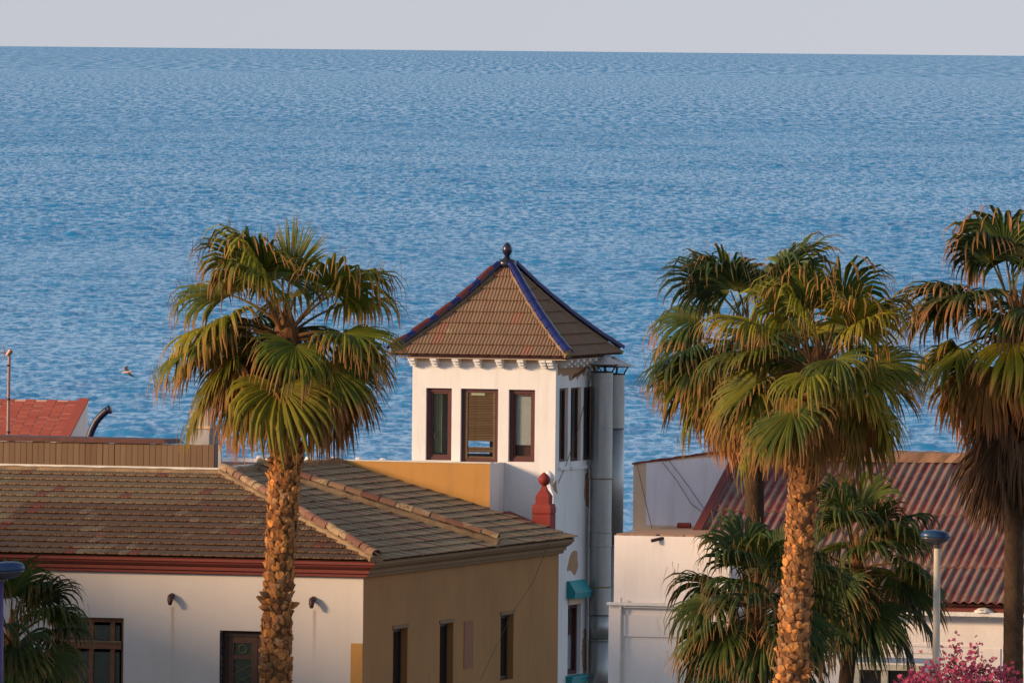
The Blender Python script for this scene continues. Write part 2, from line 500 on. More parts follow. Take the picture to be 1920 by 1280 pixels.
def plank_mat():
    t = NT('weathered_plank')
    g = t.co('Object')
    r = t.n.new('ShaderNodeObjectInfo').outputs['Random']
    n = t.noise(t.map(g, (14, 14, 1.3)), 1.0, 5, 0.65)
    c = t.ramp(r, [(0, (0.17, 0.105, 0.055)), (0.5, (0.21, 0.135, 0.075)), (1, (0.15, 0.085, 0.048))])
    c = t.mix(t.math('MULTIPLY', n, 0.6), c, (0.075, 0.04, 0.022))
    t.set('Base Color', c); t.set('Roughness', 0.85)
    t.set('Normal', t.bump(n, 0.004, 0.5))
    return t.mat
M['plank'] = plank_mat()
M['frond'] = attr_mat('palm_leaf', 0.6, 0.5, 0.28, 0.22)
M['boot'] = attr_mat('palm_leaf_base', 0.9, 0.7, 0.0, 0.2, 0.012)
M['trunk'] = attr_mat('palm_trunk', 0.95, 0.0, 0.0, 0.2, 0.03)
M['leaf'] = attr_mat('shrub_leaf', 0.5, 0.2, 0.25)
M['petal'] = attr_mat('pink_petal', 0.6, 0.1, 0.3)

def water():
    t = NT('sea_water')
    g = t.geo('Position')
    sx = t.n.new('ShaderNodeSeparateXYZ'); t.l.new(g, sx.inputs[0])
    n2 = t.noise(t.map(g, (0.03, 0.006, 1)), 1.0, 3)
    c = t.mix(t.ramp(n2, [(0.35, 0), (0.7, 1)]), (0.008, 0.195, 0.43), (0.012, 0.22, 0.47))
    t.set('Base Color', c); t.set('Roughness', 0.16); t.set('IOR', 1.333); t.set('Specular IOR Level', 0.38)
    def band(y0, y1, y2, y3):
        a = t.n.new('ShaderNodeMapRange'); a.interpolation_type = 'SMOOTHSTEP'
        a.inputs[1].default_value = y0; a.inputs[2].default_value = y1; t.l.new(sx.outputs[1], a.inputs[0])
        b = t.n.new('ShaderNodeMapRange'); b.interpolation_type = 'SMOOTHSTEP'
        b.inputs[1].default_value = y2; b.inputs[2].default_value = y3; t.l.new(sx.outputs[1], b.inputs[0])
        return t.math('MULTIPLY', a.outputs[0], t.math('SUBTRACT', 1.0, b.outputs[0]))
    # wavelets lean towards the shore: short steep ones near, longer trains further out
    tilt = None
    for (kx, ky, amp, lim) in ((1.7, 0.36, 0.85, (100, 200, 800, 1500)), (1.3, 0.11, 0.95, (600, 1200, 2200, 3800)), (0.6, 0.020, 1.1, (1700, 3000, 6000, 9500)),
                               (0.22, 0.0036, 1.25, (5000, 8500, 40000, 50000))):
        n = t.noise(t.map(g, (kx, ky, 1), (3.1 * kx, 7.7 * ky, 0)), 1.0, 6, 0.68)
        n = t.math('MAXIMUM', t.math('SUBTRACT', n, 0.40), 0.0)
        n = t.math('MULTIPLY', t.math('MULTIPLY', n, amp), band(*lim))
        tilt = n if tilt is None else t.math('MAXIMUM', tilt, n)
    cb = t.n.new('ShaderNodeCombineXYZ'); t.l.new(t.math('MULTIPLY', tilt, -1.2), cb.inputs[1])
    va = t.n.new('ShaderNodeVectorMath'); va.operation = 'ADD'; t.l.new(t.geo('Normal'), va.inputs[0]); t.l.new(cb.outputs[0], va.inputs[1])
    vn = t.n.new('ShaderNodeVectorMath'); vn.operation = 'NORMALIZE'; t.l.new(va.outputs[0], vn.inputs[0])
    t.set('Normal', vn.outputs[0])
    return t.mat
M['water'] = water()

# ------------------------------------------------------------------ the sea and the ground
def build_sea():
    rows = [430.0]
    while rows[-1] < 6000:
        rows.append(rows[-1] + (0.9 if rows[-1] < 2200 else 0.9 * (rows[-1] / 2200) ** 1.3))
    nr_f = len(rows)
    while rows[-1] < SEA_R:
        rows.append(min(SEA_R, rows[-1] * 1.06))
    rows = np.array(rows)
    tf = np.linspace(-0.050, 0.050, 280)
    tc = np.array([0.056, 0.065, 0.09, 0.15, 0.3, 0.6, 1.2, 2.5])
    t = np.concatenate([-tc[::-1], tf, tc])
    nr, nc = len(rows), len(t)
    Y = np.repeat(rows[:, None], nc, 1)
    X = Y * t[None, :]
    # keep the outline round at the far edge
    Z = np.zeros_like(X)
    rng = np.random.RandomState(5)
    sub = slice(0, nr_f)
    Ys, Xs = Y[sub], X[sub]
    spac = np.gradient(rows)[sub][:, None]
    spx = rows[sub][:, None] * 0.100 / 279
    n = 72
    lam = np.exp(np.linspace(math.log(0.9), math.log(7), n))
    for L in lam:
        ang = rng.normal(math.radians(80), 1.05)
        kx, ky = math.cos(ang), math.sin(ang)
        k = 2 * math.pi / L
        steep = 0.044 if L < 3 else 0.030
        a = steep * L / (2 * math.pi)
        samp = np.maximum(spac * abs(ky), spx * abs(kx))
        fade = np.clip(L / (2.4 * samp) - 0.6, 0, 1)
        ph = rng.uniform(0, 6.28)
        q = k * (kx * Xs + ky * Ys) + ph + 0.6 * np.sin(0.11 * k * (ky * Xs - kx * Ys) + ph * 2)
        Z[sub] += a * fade * np.sin(q)
    edge = np.clip((0.050 - np.abs(t)) / 0.004, 0, 1)[None, :]
    Z[sub] *= edge
    lump = 0.75 + 0.45 * np.sin(Xs * 0.07 + 1.3 * np.sin(Ys * 0.013)) * np.sin(Ys * 0.021 + 0.8 * np.sin(Xs * 0.05))
    Z[sub] *= lump
    co = np.stack([X, Y, Z + SEA_Z], -1).reshape(-1, 3).astype(np.float32)
    idx = np.arange(nr * nc).reshape(nr, nc)
    q = np.stack([idx[:-1, :-1], idx[:-1, 1:], idx[1:, 1:], idx[1:, :-1]], -1).reshape(-1, 4)
    me = bpy.data.meshes.new('sea')
    me.vertices.add(len(co)); me.vertices.foreach_set('co', co.ravel())
    me.loops.add(q.size); me.loops.foreach_set('vertex_index', q.ravel().astype(np.int32))
    me.polygons.add(len(q)); me.polygons.foreach_set('loop_start', np.arange(0, q.size, 4, dtype=np.int32))
    me.polygons.foreach_set('use_smooth', np.ones(len(q), dtype=bool))
    me.update(calc_edges=True)
    me.materials.append(M['water'])
    return link('sea', me, kind='structure')
build_sea()

g = MB()
ys = [(-60, 0.0), (330, 0.0), (372, -1.4), (440, -5.5)]
vs = []
for y, z in ys:
    vs += [(-700, y, z), (700, y, z)]
g.add(vs, [(2 * i, 2 * i + 1, 2 * i + 3, 2 * i + 2) for i in range(len(ys) - 1)])
g.build('ground', M['soil'], kind='structure')
r = MB(); r.add([(-90, 196, 0.006), (90, 168, 0.006), (90, 178, 0.006), (-90, 206, 0.006)], [(0, 1, 2, 3)])
r.build('road', M['asphalt'], kind='structure')
r = MB(); r.add([(-90, 206.1, 0.0), (90, 178.1, 0.0), (90, 196, 0.0), (-90, 251, 0.0), (-90, 206.1, 0.12), (90, 178.1, 0.12), (90, 196, 0.12), (-90, 251, 0.12)],
               [(4, 5, 6, 7), (0, 1, 5, 4), (1, 2, 6, 5), (2, 3, 7, 6), (3, 0, 4, 7)])
r.build('pavement', M['grey_wall'], kind='structure')

# ------------------------------------------------------------------ roof tiles
def tile_grid(mb, fn, s0, s1, l0, l1, lim=None, w=0.21, ribs=3, thick=0.035, lift=0.038, amp=0.017, n=12, ph=0.0):
    """One clay tile between s0..s1 across and l0..l1 up the slope: fn(s, l, h) -> point."""
    def cl(s, l):
        if lim is None: return s
        a, b = lim(l)
        return min(max(s, a), b)
    top = []; bot = []; low = []
    for i in range(n + 1):
        s = s0 + (s1 - s0) * i / n
        h = amp * (1 + math.cos(2 * PI * ribs * (s - ph) / w + 0.6)) * 0.8
        bot.append(fn(cl(s, l0), l0, lift + thick * 0.3 + h))
        top.append(fn(cl(s, l1), l1, 0.004 + h))
        low.append(fn(cl(s, l0 + 0.003), l0 + 0.003, lift + thick * 0.3 + h - 0.013))
    m = n + 1
    gap = [fn(cl(s, l0 + 0.09), l0 + 0.09, 0.0) for s in (s0, s1)]
    fs = [(i, i + 1, m + i + 1, m + i) for i in range(n)] + [(2 * m + i, 2 * m + i + 1, i + 1, i) for i in range(n)]
    fs += [(3 * m, 3 * m + 1) + tuple(range(3 * m - 1, 2 * m - 1, -1))]
    low = low + gap
    return mb.add(bot + top + low, fs)

def barrel(mb, r0, r1, L, n=8, t=0.018):
    """Half-round cap tile along +x, wide end at x=0 (downhill)."""
    vs = []
    for x, r in ((0, r0), (L, r1)):
        for rr in (r, r - t):
            for k in range(n + 1):
                q = PI * k / n
                vs.append((x, -rr * math.cos(q), rr * math.sin(q)))
    m = n + 1
    fs = []
    for k in range(n):
        fs.append((k, k + 1, 2 * m + k + 1, 2 * m + k))
        fs.append((k + 1, k, m + k, m + k + 1))
    return mb.add(vs, fs)

_b = MB(); barrel(_b, 0.105, 0.085, 0.40)
BARREL = {k: _b.mesh('hip_tile', M[k]) for k in ('hip', 'blue_glaze', 'red_glaze')}

def cap_run(parent, p0, p1, step, mats, rng, lift=0.02, name='hip_tile', scale=1.0, jit=0.0):
    """Cap tiles laid from the low end p0 up to p1, each overlapping the one below."""
    p0, p1 = Vector(p0), Vector(p1)
    d = (p1 - p0); L = d.length; d.normalize()
    side = Vector((0, 0, 1)).cross(d).normalized(); up = d.cross(side)
    n = int(L / step)
    for i in range(n):
        c = p0 + d * (i * step) + up * lift
        a = rng.uniform(-jit, jit); b = rng.uniform(-jit, jit)
        R = Matrix((d, side, up)).transposed() @ Matrix.Rotation(a, 3, 'Z') @ Matrix.Rotation(b - 0.035, 3, 'Y')
        m = Matrix.Translation(c) @ R.to_4x4() @ Matrix.Scale(scale * rng.uniform(0.96, 1.05), 4)
        k = mats(i) if callable(mats) else mats
        link(name, BARREL[k], parent, mat=m)

def mortar_run(parent, p0, p1, w, h, mat, rng, name='mortar_bed', down=0.04):
    p0, p1 = Vector(p0), Vector(p1)
    d = (p1 - p0); L = d.length; d.normalize()
    side = Vector((0, 0, 1)).cross(d).normalized(); up = d.cross(side)
    n = max(6, int(L / 0.16))
    mb = MB(); vs = []
    for i in range(n + 1):
        c = p0 + d * (L * i / n)
        for (s, u) in ((-1.0, -down), (-0.92, h * 0.75), (-0.5, h), (0.5, h), (0.92, h * 0.75), (1.0, -down)):
            vs.append(c + side * (s * w * (1 + rng.uniform(-0.13, 0.13))) + up * (u * (1 + rng.uniform(-0.15, 0.15))))
    fs = [(i * 6 + k, i * 6 + k + 1, (i + 1) * 6 + k + 1, (i + 1) * 6 + k) for i in range(n) for k in range(5)]
    fs += [(0, 1, 2, 3, 4, 5), tuple(n * 6 + k for k in (5, 4, 3, 2, 1, 0))]
    mb.add(vs, fs)
    return mb.build(name, mat, parent)

# ------------------------------------------------------------------ the left house
TH = rad(17)
K = at(705, 1052, 240.0)
FL = Frame((K.x, K.y, 0), TH)
ZE = K.z
TF, TS = 0.24, 0.28           # roof slopes: street side, side street
WB = 0.36                     # eaves overhang
rngh = random.Random(11)
p = FL.onplane((0, 0, ZE), (0, -TF, 1), 250, 884)
VR = p.y                      # run of the street slope up to the ridge
ZR = ZE + VR * TF
UR = (ZR - ZE) / TS
p = FL.on('z', ZE, 1060, 1007)
YE = p.y
XL = -17.0                    # past the left edge of the picture
house = thing('house', 'white and ochre corner house under a brown tiled hip roof with red cornice', 'house', FL)

# openings of the street front
def fr(px0, px1, py0, py1=None, y=WB):
    a = FL.on('y', y, px0, py0); b = FL.on('y', y, px1, py0 if py1 is None else py1)
    return a.x, b.x, (0.0 if py1 is None else b.z), a.z
WIN = fr(98, 232, 1155, None); WIN = (WIN[0], WIN[1], 0.9, WIN[3])
DOOR = fr(412, 545, 1181, None); DOOR = (DOOR[0], DOOR[1], 0.12, DOOR[3])
fnf = lambda u, v, w: (u, WB + w, v)
mb = MB()
walls(mb, fnf, XL, -WB, 0.0, ZE - 0.02, [WIN, DOOR], 0.28, ends=False)
def stained_white():
    t = NT('white_plaster_stained')
    g = t.co('Object')
    sx = t.n.new('ShaderNodeSeparateXYZ'); t.l.new(g, sx.inputs[0])
    n1 = t.noise(t.map(g, (0.9, 0.9, 0.7)), 1.0, 6, 0.6)
    n2 = t.noise(t.map(g, (5, 5, 0.4)), 1.0, 5, 0.6)
    c = t.mix(t.math('MULTIPLY', t.ramp(n1, [(0.42, 0), (0.7, 1)]), 0.45), (0.58, 0.53, 0.49), (0.49, 0.44, 0.395))
    c = t.mix(t.math('MULTIPLY', t.ramp(n2, [(0.5, 0), (0.75, 1)]), 0.2), c, (0.45, 0.42, 0.38))
    for (px, py) in ((324, 1136), (590, 1142)):
        q = FL.on('y', WB, px, py)
        wob = t.math('MULTIPLY', t.math('SUBTRACT', t.noise(t.map(g, (0, 0, 2.0)), 1.0, 3), 0.5), 0.03)
        dx = t.math('ABSOLUTE', t.math('SUBTRACT', t.math('ADD', sx.outputs[0], wob), q.x))
        mx = t.ramp(dx, [(0.008, 1), (0.05, 0)])
        dz = t.math('SUBTRACT', q.z, sx.outputs[2])
        mz = t.math('MULTIPLY', t.ramp(dz, [(0.0, 0), (0.02, 1)]), t.ramp(dz, [(0.1, 1), (1.0, 0.1)]))
        c = t.mix(t.math('MULTIPLY', t.math('MULTIPLY', mx, mz), 0.55), c, (0.3, 0.17, 0.13))
    t.set('Base Color', c); t.set('Roughness', 0.92)
    n3 = t.noise(g, 14, 6, 0.65); n4 = t.noise(g, 1.6, 3)
    t.set('Normal', t.bump(t.math('ADD', n3, t.math('MULTIPLY', n4, 2.0)), 0.008, 0.6))
    return t.mat
mb.build('wall', stained_white(), house, label='white plastered street front wall')

# side wall
YW = YE - 0.004
def sd_(px0, px1, py0, py1):
    a = FL.on('x', -WB, px0, py0); b = FL.on('x', -WB, px1, py1)
    return a.y, b.y, b.z, a.z
SLITS = [sd_(737, 762, 1179, 1420), sd_(825, 848, 1169, 1400), sd_(939, 962, 1153, 1272)]
NICHE = sd_(870, 886, 1164, 1250)
fns = lambda u, v, w: (-WB - w, u, v)
mb = MB()
walls(mb, fns, WB, YW, 0.0, ZE - 0.02, SLITS, 0.28, ends=False)
mb.build('wall', M['brown'], house, label='ochre painted side wall')
# shallow niche: four proud strips of render leave a sunk panel
mb = MB(); walls(mb, fns, NICHE[0], NICHE[1], NICHE[2], NICHE[3], [], 0.02)
o = mb.build('niche_panel', M['niche'], house, label='narrow sunk reddish wall panel')
for v in o.data.vertices: v.co.x += 0.012
# end wall at the back and body
mb = MB()
mb.add([(-WB - 0.02, YW, 0), (XL, YW, 0), (XL, YW, ZE), (-WB - 0.02, YW, ZE)], [(0, 1, 2, 3)])
mb.add([(XL, WB, 0), (XL, YW, 0), (XL, YW, ZE), (XL, WB, ZE)], [(3, 2, 1, 0)])
mb.build('back_wall', M['white'], house)
mb = MB(); mb.box(XL + 0.1, -WB - 0.5, WB + 0.9, YW - 0.1, 0.05, ZE - 0.3)
mb.build('interior', M['dark'], house)  # near-black box stands in for the unlit rooms behind the panes
# white painted return at the far end of the ochre wall and orange corner panel at the street
a = FL.on('y', WB, 658, 1205)
mb = MB(); slab(mb, fnf, a.x, -WB - 0.004, 0.0, a.z, -0.012, 0.0)
mb.build('corner_panel', M['orange'], house, label='orange painted panel at the foot of the corner')
for s in SLITS:
    w = frame_mb(MB(), fns, s[0] + 0.02, s[1] - 0.02, s[2] + 0.02, s[3] - 0.02, 0.05, 0.12, 0.17).build('window', M['iron'], house)
    mb = MB(); slab(mb, fns, s[0] + 0.07, s[1] - 0.07, s[2] + 0.07, s[3] - 0.07, 0.14, 0.15)
    mb.build('pane', M['glass_dark'], w)
    mb = MB(); slab(mb, fns, s[0] - 0.04, s[1] + 0.04, s[3] + 0.0, s[3] + 0.07, -0.02, -0.002)
    mb.build('lintel', M['brown_trim'], w)
    mb = MB(); slab(mb, fns, s[0] + 0.25 * (s[1] - s[0]), s[0] + 0.75 * (s[1] - s[0]), s[2] + 0.05, s[3] - 0.08, 0.2, 0.21)
    mb.build('inner_shutter', M['wood_dark'], w)

# cornices
PROF = [(0.0, -0.01), (0.30, -0.01), (0.32, -0.035), (0.32, -0.075), (0.285, -0.085), (0.27, -0.12), (0.20, -0.165), (0.16, -0.18),
        (0.155, -0.245), (0.105, -0.255), (0.10, -0.31), (0.0, -0.33)]
mb = MB()
sweep(mb, PROF, [(-WB, WB), (XL, WB)], [(1, -1), (0, -1)], ZE, caps=(False, True))
mb.build('cornice', M['red_trim'], house, label='dark red moulded cornice along the street front')
mb = MB()
sweep(mb, PROF, [(-WB, YW), (-WB, WB)], [(1, 0), (1, -1)], ZE, caps=(True, False))
mb.build('cornice', M['brown_trim'], house, label='brown moulded cornice along the side wall')
# roof boarding
roof = MB()
def zf(y): return ZE + y * TF
HX = -UR
YRB = YE
roof.add([(XL, 0.03, ZE - 0.012), (0, 0.03, ZE - 0.012), (HX, VR, ZR - 0.02), (XL, VR, ZR - 0.02)], [(0, 1, 2, 3)])
roof.add([(-0.03, 0, ZE - 0.012), (-0.03, YRB, ZE - 0.012), (HX, YRB, ZR - 0.02), (HX, VR, ZR - 0.02)], [(0, 1, 2, 3)])
roof.add([(HX, YRB, ZR - 0.02), (HX, VR, ZR - 0.02), (XL, VR, ZR - 0.02), (XL, YRB, ZR - 0.02)], [(0, 1, 2, 3)])
roof.add([(-0.03, YRB, ZE - 0.012), (-WB, YRB, ZE - 0.05), (-WB - 0.02, YRB, 0), (HX, YRB, 0), (HX, YRB, ZR - 0.02)], [(0, 1, 2, 3, 4)])
roof = roof.build('roof', M['sheath'], house)
# street slope tiles
NRF = 15; dv = VR / NRF; W = 0.213
cp = 1 / math.sqrt(1 + TF * TF); sp = TF * cp
def pf(s, l, h): return (s, l * cp - sp * h, ZE + l * sp + cp * h)
def hipx(l): return -(l * sp) / TS
dl = VR / cp / NRF
shared = [tile_grid(MB(), lambda s, l, h: (s, l, h), 0, W, 0, dl * 1.06, ph=k * 0.0).mesh('tile', M['tile']) for k in range(1)]
Rm = Matrix(((1, 0, 0), (0, cp, -sp), (0, sp, cp))).to_4x4()
cnt = 0; rest = MB()
for r_ in range(NRF):
    l0 = r_ * dl - 0.02; l1 = l0 + dl * 1.06
    off = rngh.uniform(-0.015, 0.015)
    x = off - W
    ncol = 0
    while x > -10.6:
        x0, x1 = x, x + W
        x -= W
        if x0 > hipx(l0) - 0.005: continue
        inview = x1 > -7.9
        if x1 > hipx(l1):
            mb = tile_grid(MB(), lambda s, l, h: pf(s, l, h), x0, x1, l0, l1, lambda l: (-99, hipx(l)), ph=x0)
            if cnt < 300:
                mb.build('tile', M['tile'], roof); cnt += 1
            else: rest.add(mb.v, mb.f)
            continue
        if cnt < 300 and inview:
            m = Matrix.Translation(pf(x0, l0, rngh.uniform(-0.003, 0.004))) @ Rm @ Matrix.Rotation(rngh.uniform(-0.008, 0.008), 4, 'Z')
            link('tile', shared[0], roof, mat=m); cnt += 1
        else:
            tile_grid(rest, pf, x0, x1, l0, l1, ph=x0)
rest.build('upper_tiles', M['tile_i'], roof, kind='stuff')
# side slope tiles: seen edge on, joined
cq = 1 / math.sqrt(1 + TS * TS); sq_ = TS * cq
NRS = 16; dls = UR / cq / NRS
def psd(s, l, h): return (-(l * cq) + sq_ * h, s, ZE + l * sq_ + cq * h)
rest = MB()
for r_ in range(NRS):
    l0 = r_ * dls - 0.02; l1 = l0 + dls * 1.06
    off = rngh.uniform(-0.03, 0.03)
    y = off
    while y < YE:
        y0, y1 = y, y + W; y = y1
        lo = lambda l: l * sq_ / TF
        if y1 < lo(l0): continue
        j = rngh.uniform(-0.006, 0.006)
        tile_grid(rest, lambda s, l, h: psd(s, l, h + j), y1, y0, l0, l1, lambda l: (max(0.0, lo(l)), YE), n=6, ribs=2, lift=0.024, thick=0.04, amp=0.01, ph=y0)
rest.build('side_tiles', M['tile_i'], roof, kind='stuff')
# mortar and cap tiles on hip, rib and ridge
hip0, hip1 = Vector((0.02, -0.02, ZE + 0.03)), Vector((HX, VR, ZR + 0.02))
mortar_run(roof, hip0, hip1, 0.13, 0.075, M['mortar'], rngh)
cap_run(roof, hip0 + Vector((0, 0, 0.07)), hip1 + Vector((0, 0, 0.07)), 0.335, 'hip', rngh, jit=0.05)
q = FL.on('z', ZE + 0.05, 930, 1020)
rb0, rb1 = Vector((0.0, q.y, ZE + 0.03)), Vector((HX, q.y, ZR + 0.02))
mortar_run(roof, rb0, rb1, 0.12, 0.12, M['mortar'], rngh)
cap_run(roof, rb0 + Vector((0, 0, 0.12)), rb1 + Vector((0, 0, 0.12)), 0.36, 'hip', rngh, jit=0.03)
mortar_run(roof, (XL, VR, ZR), (HX, VR, ZR), 0.16, 0.07, M['mortar'], rngh)
mortar_run(roof, (HX, VR, ZR), (HX, YE, ZR + 0.0), 0.12, 0.1, M['mortar'], rngh)
# white flashing strip behind the ridge
mb = MB(); mb.box(XL, HX - 0.05, VR + 0.2, VR + 0.25, ZR - 0.05, ZR + 0.10)
mb.box(HX - 0.05, HX - 0.0, VR + 0.2, VR + 4.2, ZR - 0.05, ZR + 0.13)
mb.build('flashing', M['white_metal'], house, label='thin white strip behind the roof ridge')
# water spouts
for (px, py) in ((323, 1118), (588, 1124)):
    a = FL.on('y', WB, px, py)
    mb = MB(); mb.tube([(a.x, WB + 0.05, a.z + 0.03), (a.x, WB - 0.1, a.z), (a.x + 0.01, WB - 0.16, a.z - 0.07), (a.x + 0.015, WB - 0.17, a.z - 0.15)], [0.05, 0.06, 0.055, 0.03], 10)
    mb.build('water_spout', M['spout'], house, smooth=True)
# street window: wooden frame with a transom and a mullion, panes
u0, u1, v0, v1 = WIN
w = MB(); frame_mb(w, fnf, u0, u1, v0, v1, 0.09, 0.16, 0.24)
zt = FL.on('y', WB, 180, 1210).z
slab(w, fnf, u0 + 0.09, u1 - 0.09, zt - 0.06, zt + 0.06, 0.13, 0.23)
um = [FL.on('y', WB, px, 1190).x for px in (166, 206)]
for m_ in um:
    slab(w, fnf, m_ - 0.045, m_ + 0.045, v0 + 0.09, zt - 0.06, 0.16, 0.22)
    slab(w, fnf, m_ - 0.045, m_ + 0.045, zt + 0.06, v1 - 0.09, 0.16, 0.22)
w = w.build('window', M['wood'], house, label='brown wooden window with a transom')
mb = MB(); slab(mb, fnf, u0 + 0.09, u1 - 0.09, zt + 0.06, zt + 0.1, 0.1, 0.16); mb.build('transom_ledge', M['mortar'], w)
cuts = [u0 + 0.09] + um + [u1 - 0.09]
for i in range(3):
    for (c, d) in ((v0 + 0.09, zt - 0.06), (zt + 0.06, v1 - 0.09)):
        mb = MB(); slab(mb, fnf, cuts[i] + 0.05, cuts[i + 1] - 0.05, c + 0.05, d - 0.06, 0.185, 0.19)
        mb.build('pane', M['green_glass'], w)
# street door: two carved leaves with small panes and ironwork
u0, u1, v0, v1 = DOOR
d = MB(); frame_mb(d, fnf, u0 + 0.03, u1 - 0.03, v0, v1 - 0.03, 0.08, 0.14, 0.25)
d = d.build('door', M['wood_dark'], house, label='dark carved double street door')
um = (u0 + u1) / 2
for (a, b) in ((u0 + 0.11, um - 0.005), (um + 0.005, u1 - 0.11)):
    mb = MB(); walls(mb, fnf, a, b, v0 + 0.08, v1 - 0.11, [(a + 0.12, b - 0.12, v1 - 0.46, v1 - 0.24), (a + 0.12, b - 0.12, v0 + 0.9, v1 - 0.54)], 0.05)
    for v in range(len(mb.v)): mb.v[v] = (mb.v[v][0], mb.v[v][1] + 0.17, mb.v[v][2])
    mb.build('door_leaf', M['door_wood'], d)
    for (c, e) in ((v1 - 0.46, v1 - 0.24), (v0 + 0.9, v1 - 0.54)):
        mb = MB(); slab(mb, fnf, a + 0.12, b - 0.12, c, e, 0.2, 0.205); mb.build('pane', M['green_glass'], d)
    ir = MB(); am, bm_ = a + 0.12, b - 0.12
    c, e = v1 - 0.46, v1 - 0.24
    cx, cz = (am + bm_) / 2, (c + e) / 2
    ir.tube([(cx + 0.08 * math.cos(q), WB + 0.19, cz + 0.08 * math.sin(q)) for q in [k * PI / 8 for k in range(17)]], 0.012, 6)
    for k in range(6):
        z0 = v0 + 0.95 + k * 0.19
        if z0 + 0.2 > v1 - 0.56: break
        ir.tube([(am, WB + 0.19, z0), (cx, WB + 0.19, z0 + 0.1), (bm_, WB + 0.19, z0)], 0.01, 6)
        ir.tube([(am, WB + 0.19, z0 + 0.19), (cx, WB + 0.19, z0 + 0.1), (bm_, WB + 0.19, z0 + 0.19)], 0.01, 6)
    ir.build('grille', M['bronze'], d)
gr = MB()
for k in range(8):
    z0 = 0.15 + k * 0.26
    gr.tube([(u0 + 0.02, WB + 0.03, z0), (u0 + 0.05, WB + 0.1, z0 + 0.13), (u0 + 0.02, WB + 0.03, z0 + 0.26)], 0.012, 6)
gr.tube([(u0 + 0.02, WB + 0.03, 0.12), (u0 + 0.02, WB + 0.03, v1 - 0.05)], 0.014, 6)
gr.build('folded_gate', M['iron'], d)

# red finial and parapet at the far end of the roof
pz = FL.on('y', YE + 0.1, 1015, 992); px_ = FL.on('y', YE + 0.1, 1015, 965).x
y0 = YE + 0.02
a = FL.on('y', y0, 994, 980); b = FL.on('y', y0, 1035, 980)
hw = (b.x - a.x) / 2 * 0.82; cx = (a.x + b.x) / 2
zz = lambda py: FL.on('y', y0, 1015, py).z
fin = thing('roof_finial', 'red ball finial on a stepped red pedestal at the roof end', 'finial', FL)
mb = MB(); cy = y0 + hw
mb.box(cx - hw, cx + hw, cy - hw, cy + hw, zz(1030), zz(964))
mb.build('pedestal', M['red_paint'], fin)
mb = MB(); mb.lathe([(hw * 0.97, zz(963.5)), (hw * 1.02, zz(961)), (hw * 1.02, zz(953)), (hw * 0.86, zz(944.5))], (cx, cy, 0), 4, sq=False)
def sqprof(prof):
    m = MB()
    vs = []
    for r_, z in prof:
        vs += [(cx - r_, cy - r_, z), (cx + r_, cy - r_, z), (cx + r_, cy + r_, z), (cx - r_, cy + r_, z)]
    fs = [(0, 3, 2, 1), tuple(4 * (len(prof) - 1) + k for k in range(4))]
    for i in range(len(prof) - 1):
        for k in range(4):
            k2 = (k + 1) % 4
            fs.append((4 * i + k, 4 * i + k2, 4 * i + 4 + k2, 4 * i + 4 + k))
    return m.add(vs, fs)
sqprof([(hw * 0.96, zz(963.8)), (hw * 1.03, zz(961)), (hw * 1.03, zz(952)), (hw * 0.92, zz(944.5))]).build('moulding', M['red_paint'], fin)
sqprof([(hw * 0.72, zz(944.4)), (hw * 0.74, zz(930)), (hw * 0.62, zz(926)), (hw * 0.36, zz(919)), (hw * 0.22, zz(912)), (hw * 0.16, zz(909))]).build('plinth', M['red_paint'], fin)
zb, zt_ = zz(912), zz(886.5)
rb = hw * 0.66
prof = [(rb * 0.3, zb)]
for k in range(1, 12):
    q = k / 12
    prof.append((rb * math.sin(PI * q) ** 0.62 * (1.05 - 0.1 * q) if q < 0.97 else 0.01, zb + (zt_ - zb) * q))
prof.append((0.012, zt_ + 0.01))
mb = MB(); mb.lathe(prof, (cx, cy, 0), 20); mb.build('ball', M['red_paint'], fin, smooth=True)
# a white twin stands just behind it
fin2 = thing('roof_finial', 'white ball finial half hidden right behind the red one', 'finial', FL)
cx0, cy0 = cx, cy
a = FL.on('y', y0 + 0.75, 1029, 900)
cx, cy = a.x, y0 + 0.75
s_ = 0.96
mb = MB(); mb.lathe([(r_ * s_, z) for r_, z in prof], (cx, cy, 0.02), 20); mb.build('ball', M['white_tower'], fin2, smooth=True)
sqprof([(hw * 0.74, zz(960)), (hw * 0.74, zz(930)), (hw * 0.62, zz(926)), (hw * 0.36, zz(919)), (hw * 0.16, zz(908))]).build('plinth', M['white_tower'], fin2)
sqprof([(hw * 1.0, zz(990)), (hw * 1.0, zz(953)), (hw * 0.86, zz(946))]).build('pedestal', M['white_tower'], fin2)
cx, cy = cx0, cy0
# red sloping parapet between tower and finial
a = FL.on('y', YE + 0.25, 940, 958); b = FL.on('y', YE + 0.25, 1000, 972)
mb = MB()
y1, y2 = YE + 0.02, YE + 0.5
mb.prism([(a.x - 0.35, a.z - 0.6), (cx - hw - 0.004, b.z - 0.6), (cx - hw - 0.004, b.z - 0.1), (a.x + 0.1, a.z), (a.x - 0.35, a.z - 0.12)], lambda x, z: (x, y1, z), lambda x, z: (x, y2, z))
mb.build('parapet', M['red_trim'], house, label='low red parapet beside the finial')

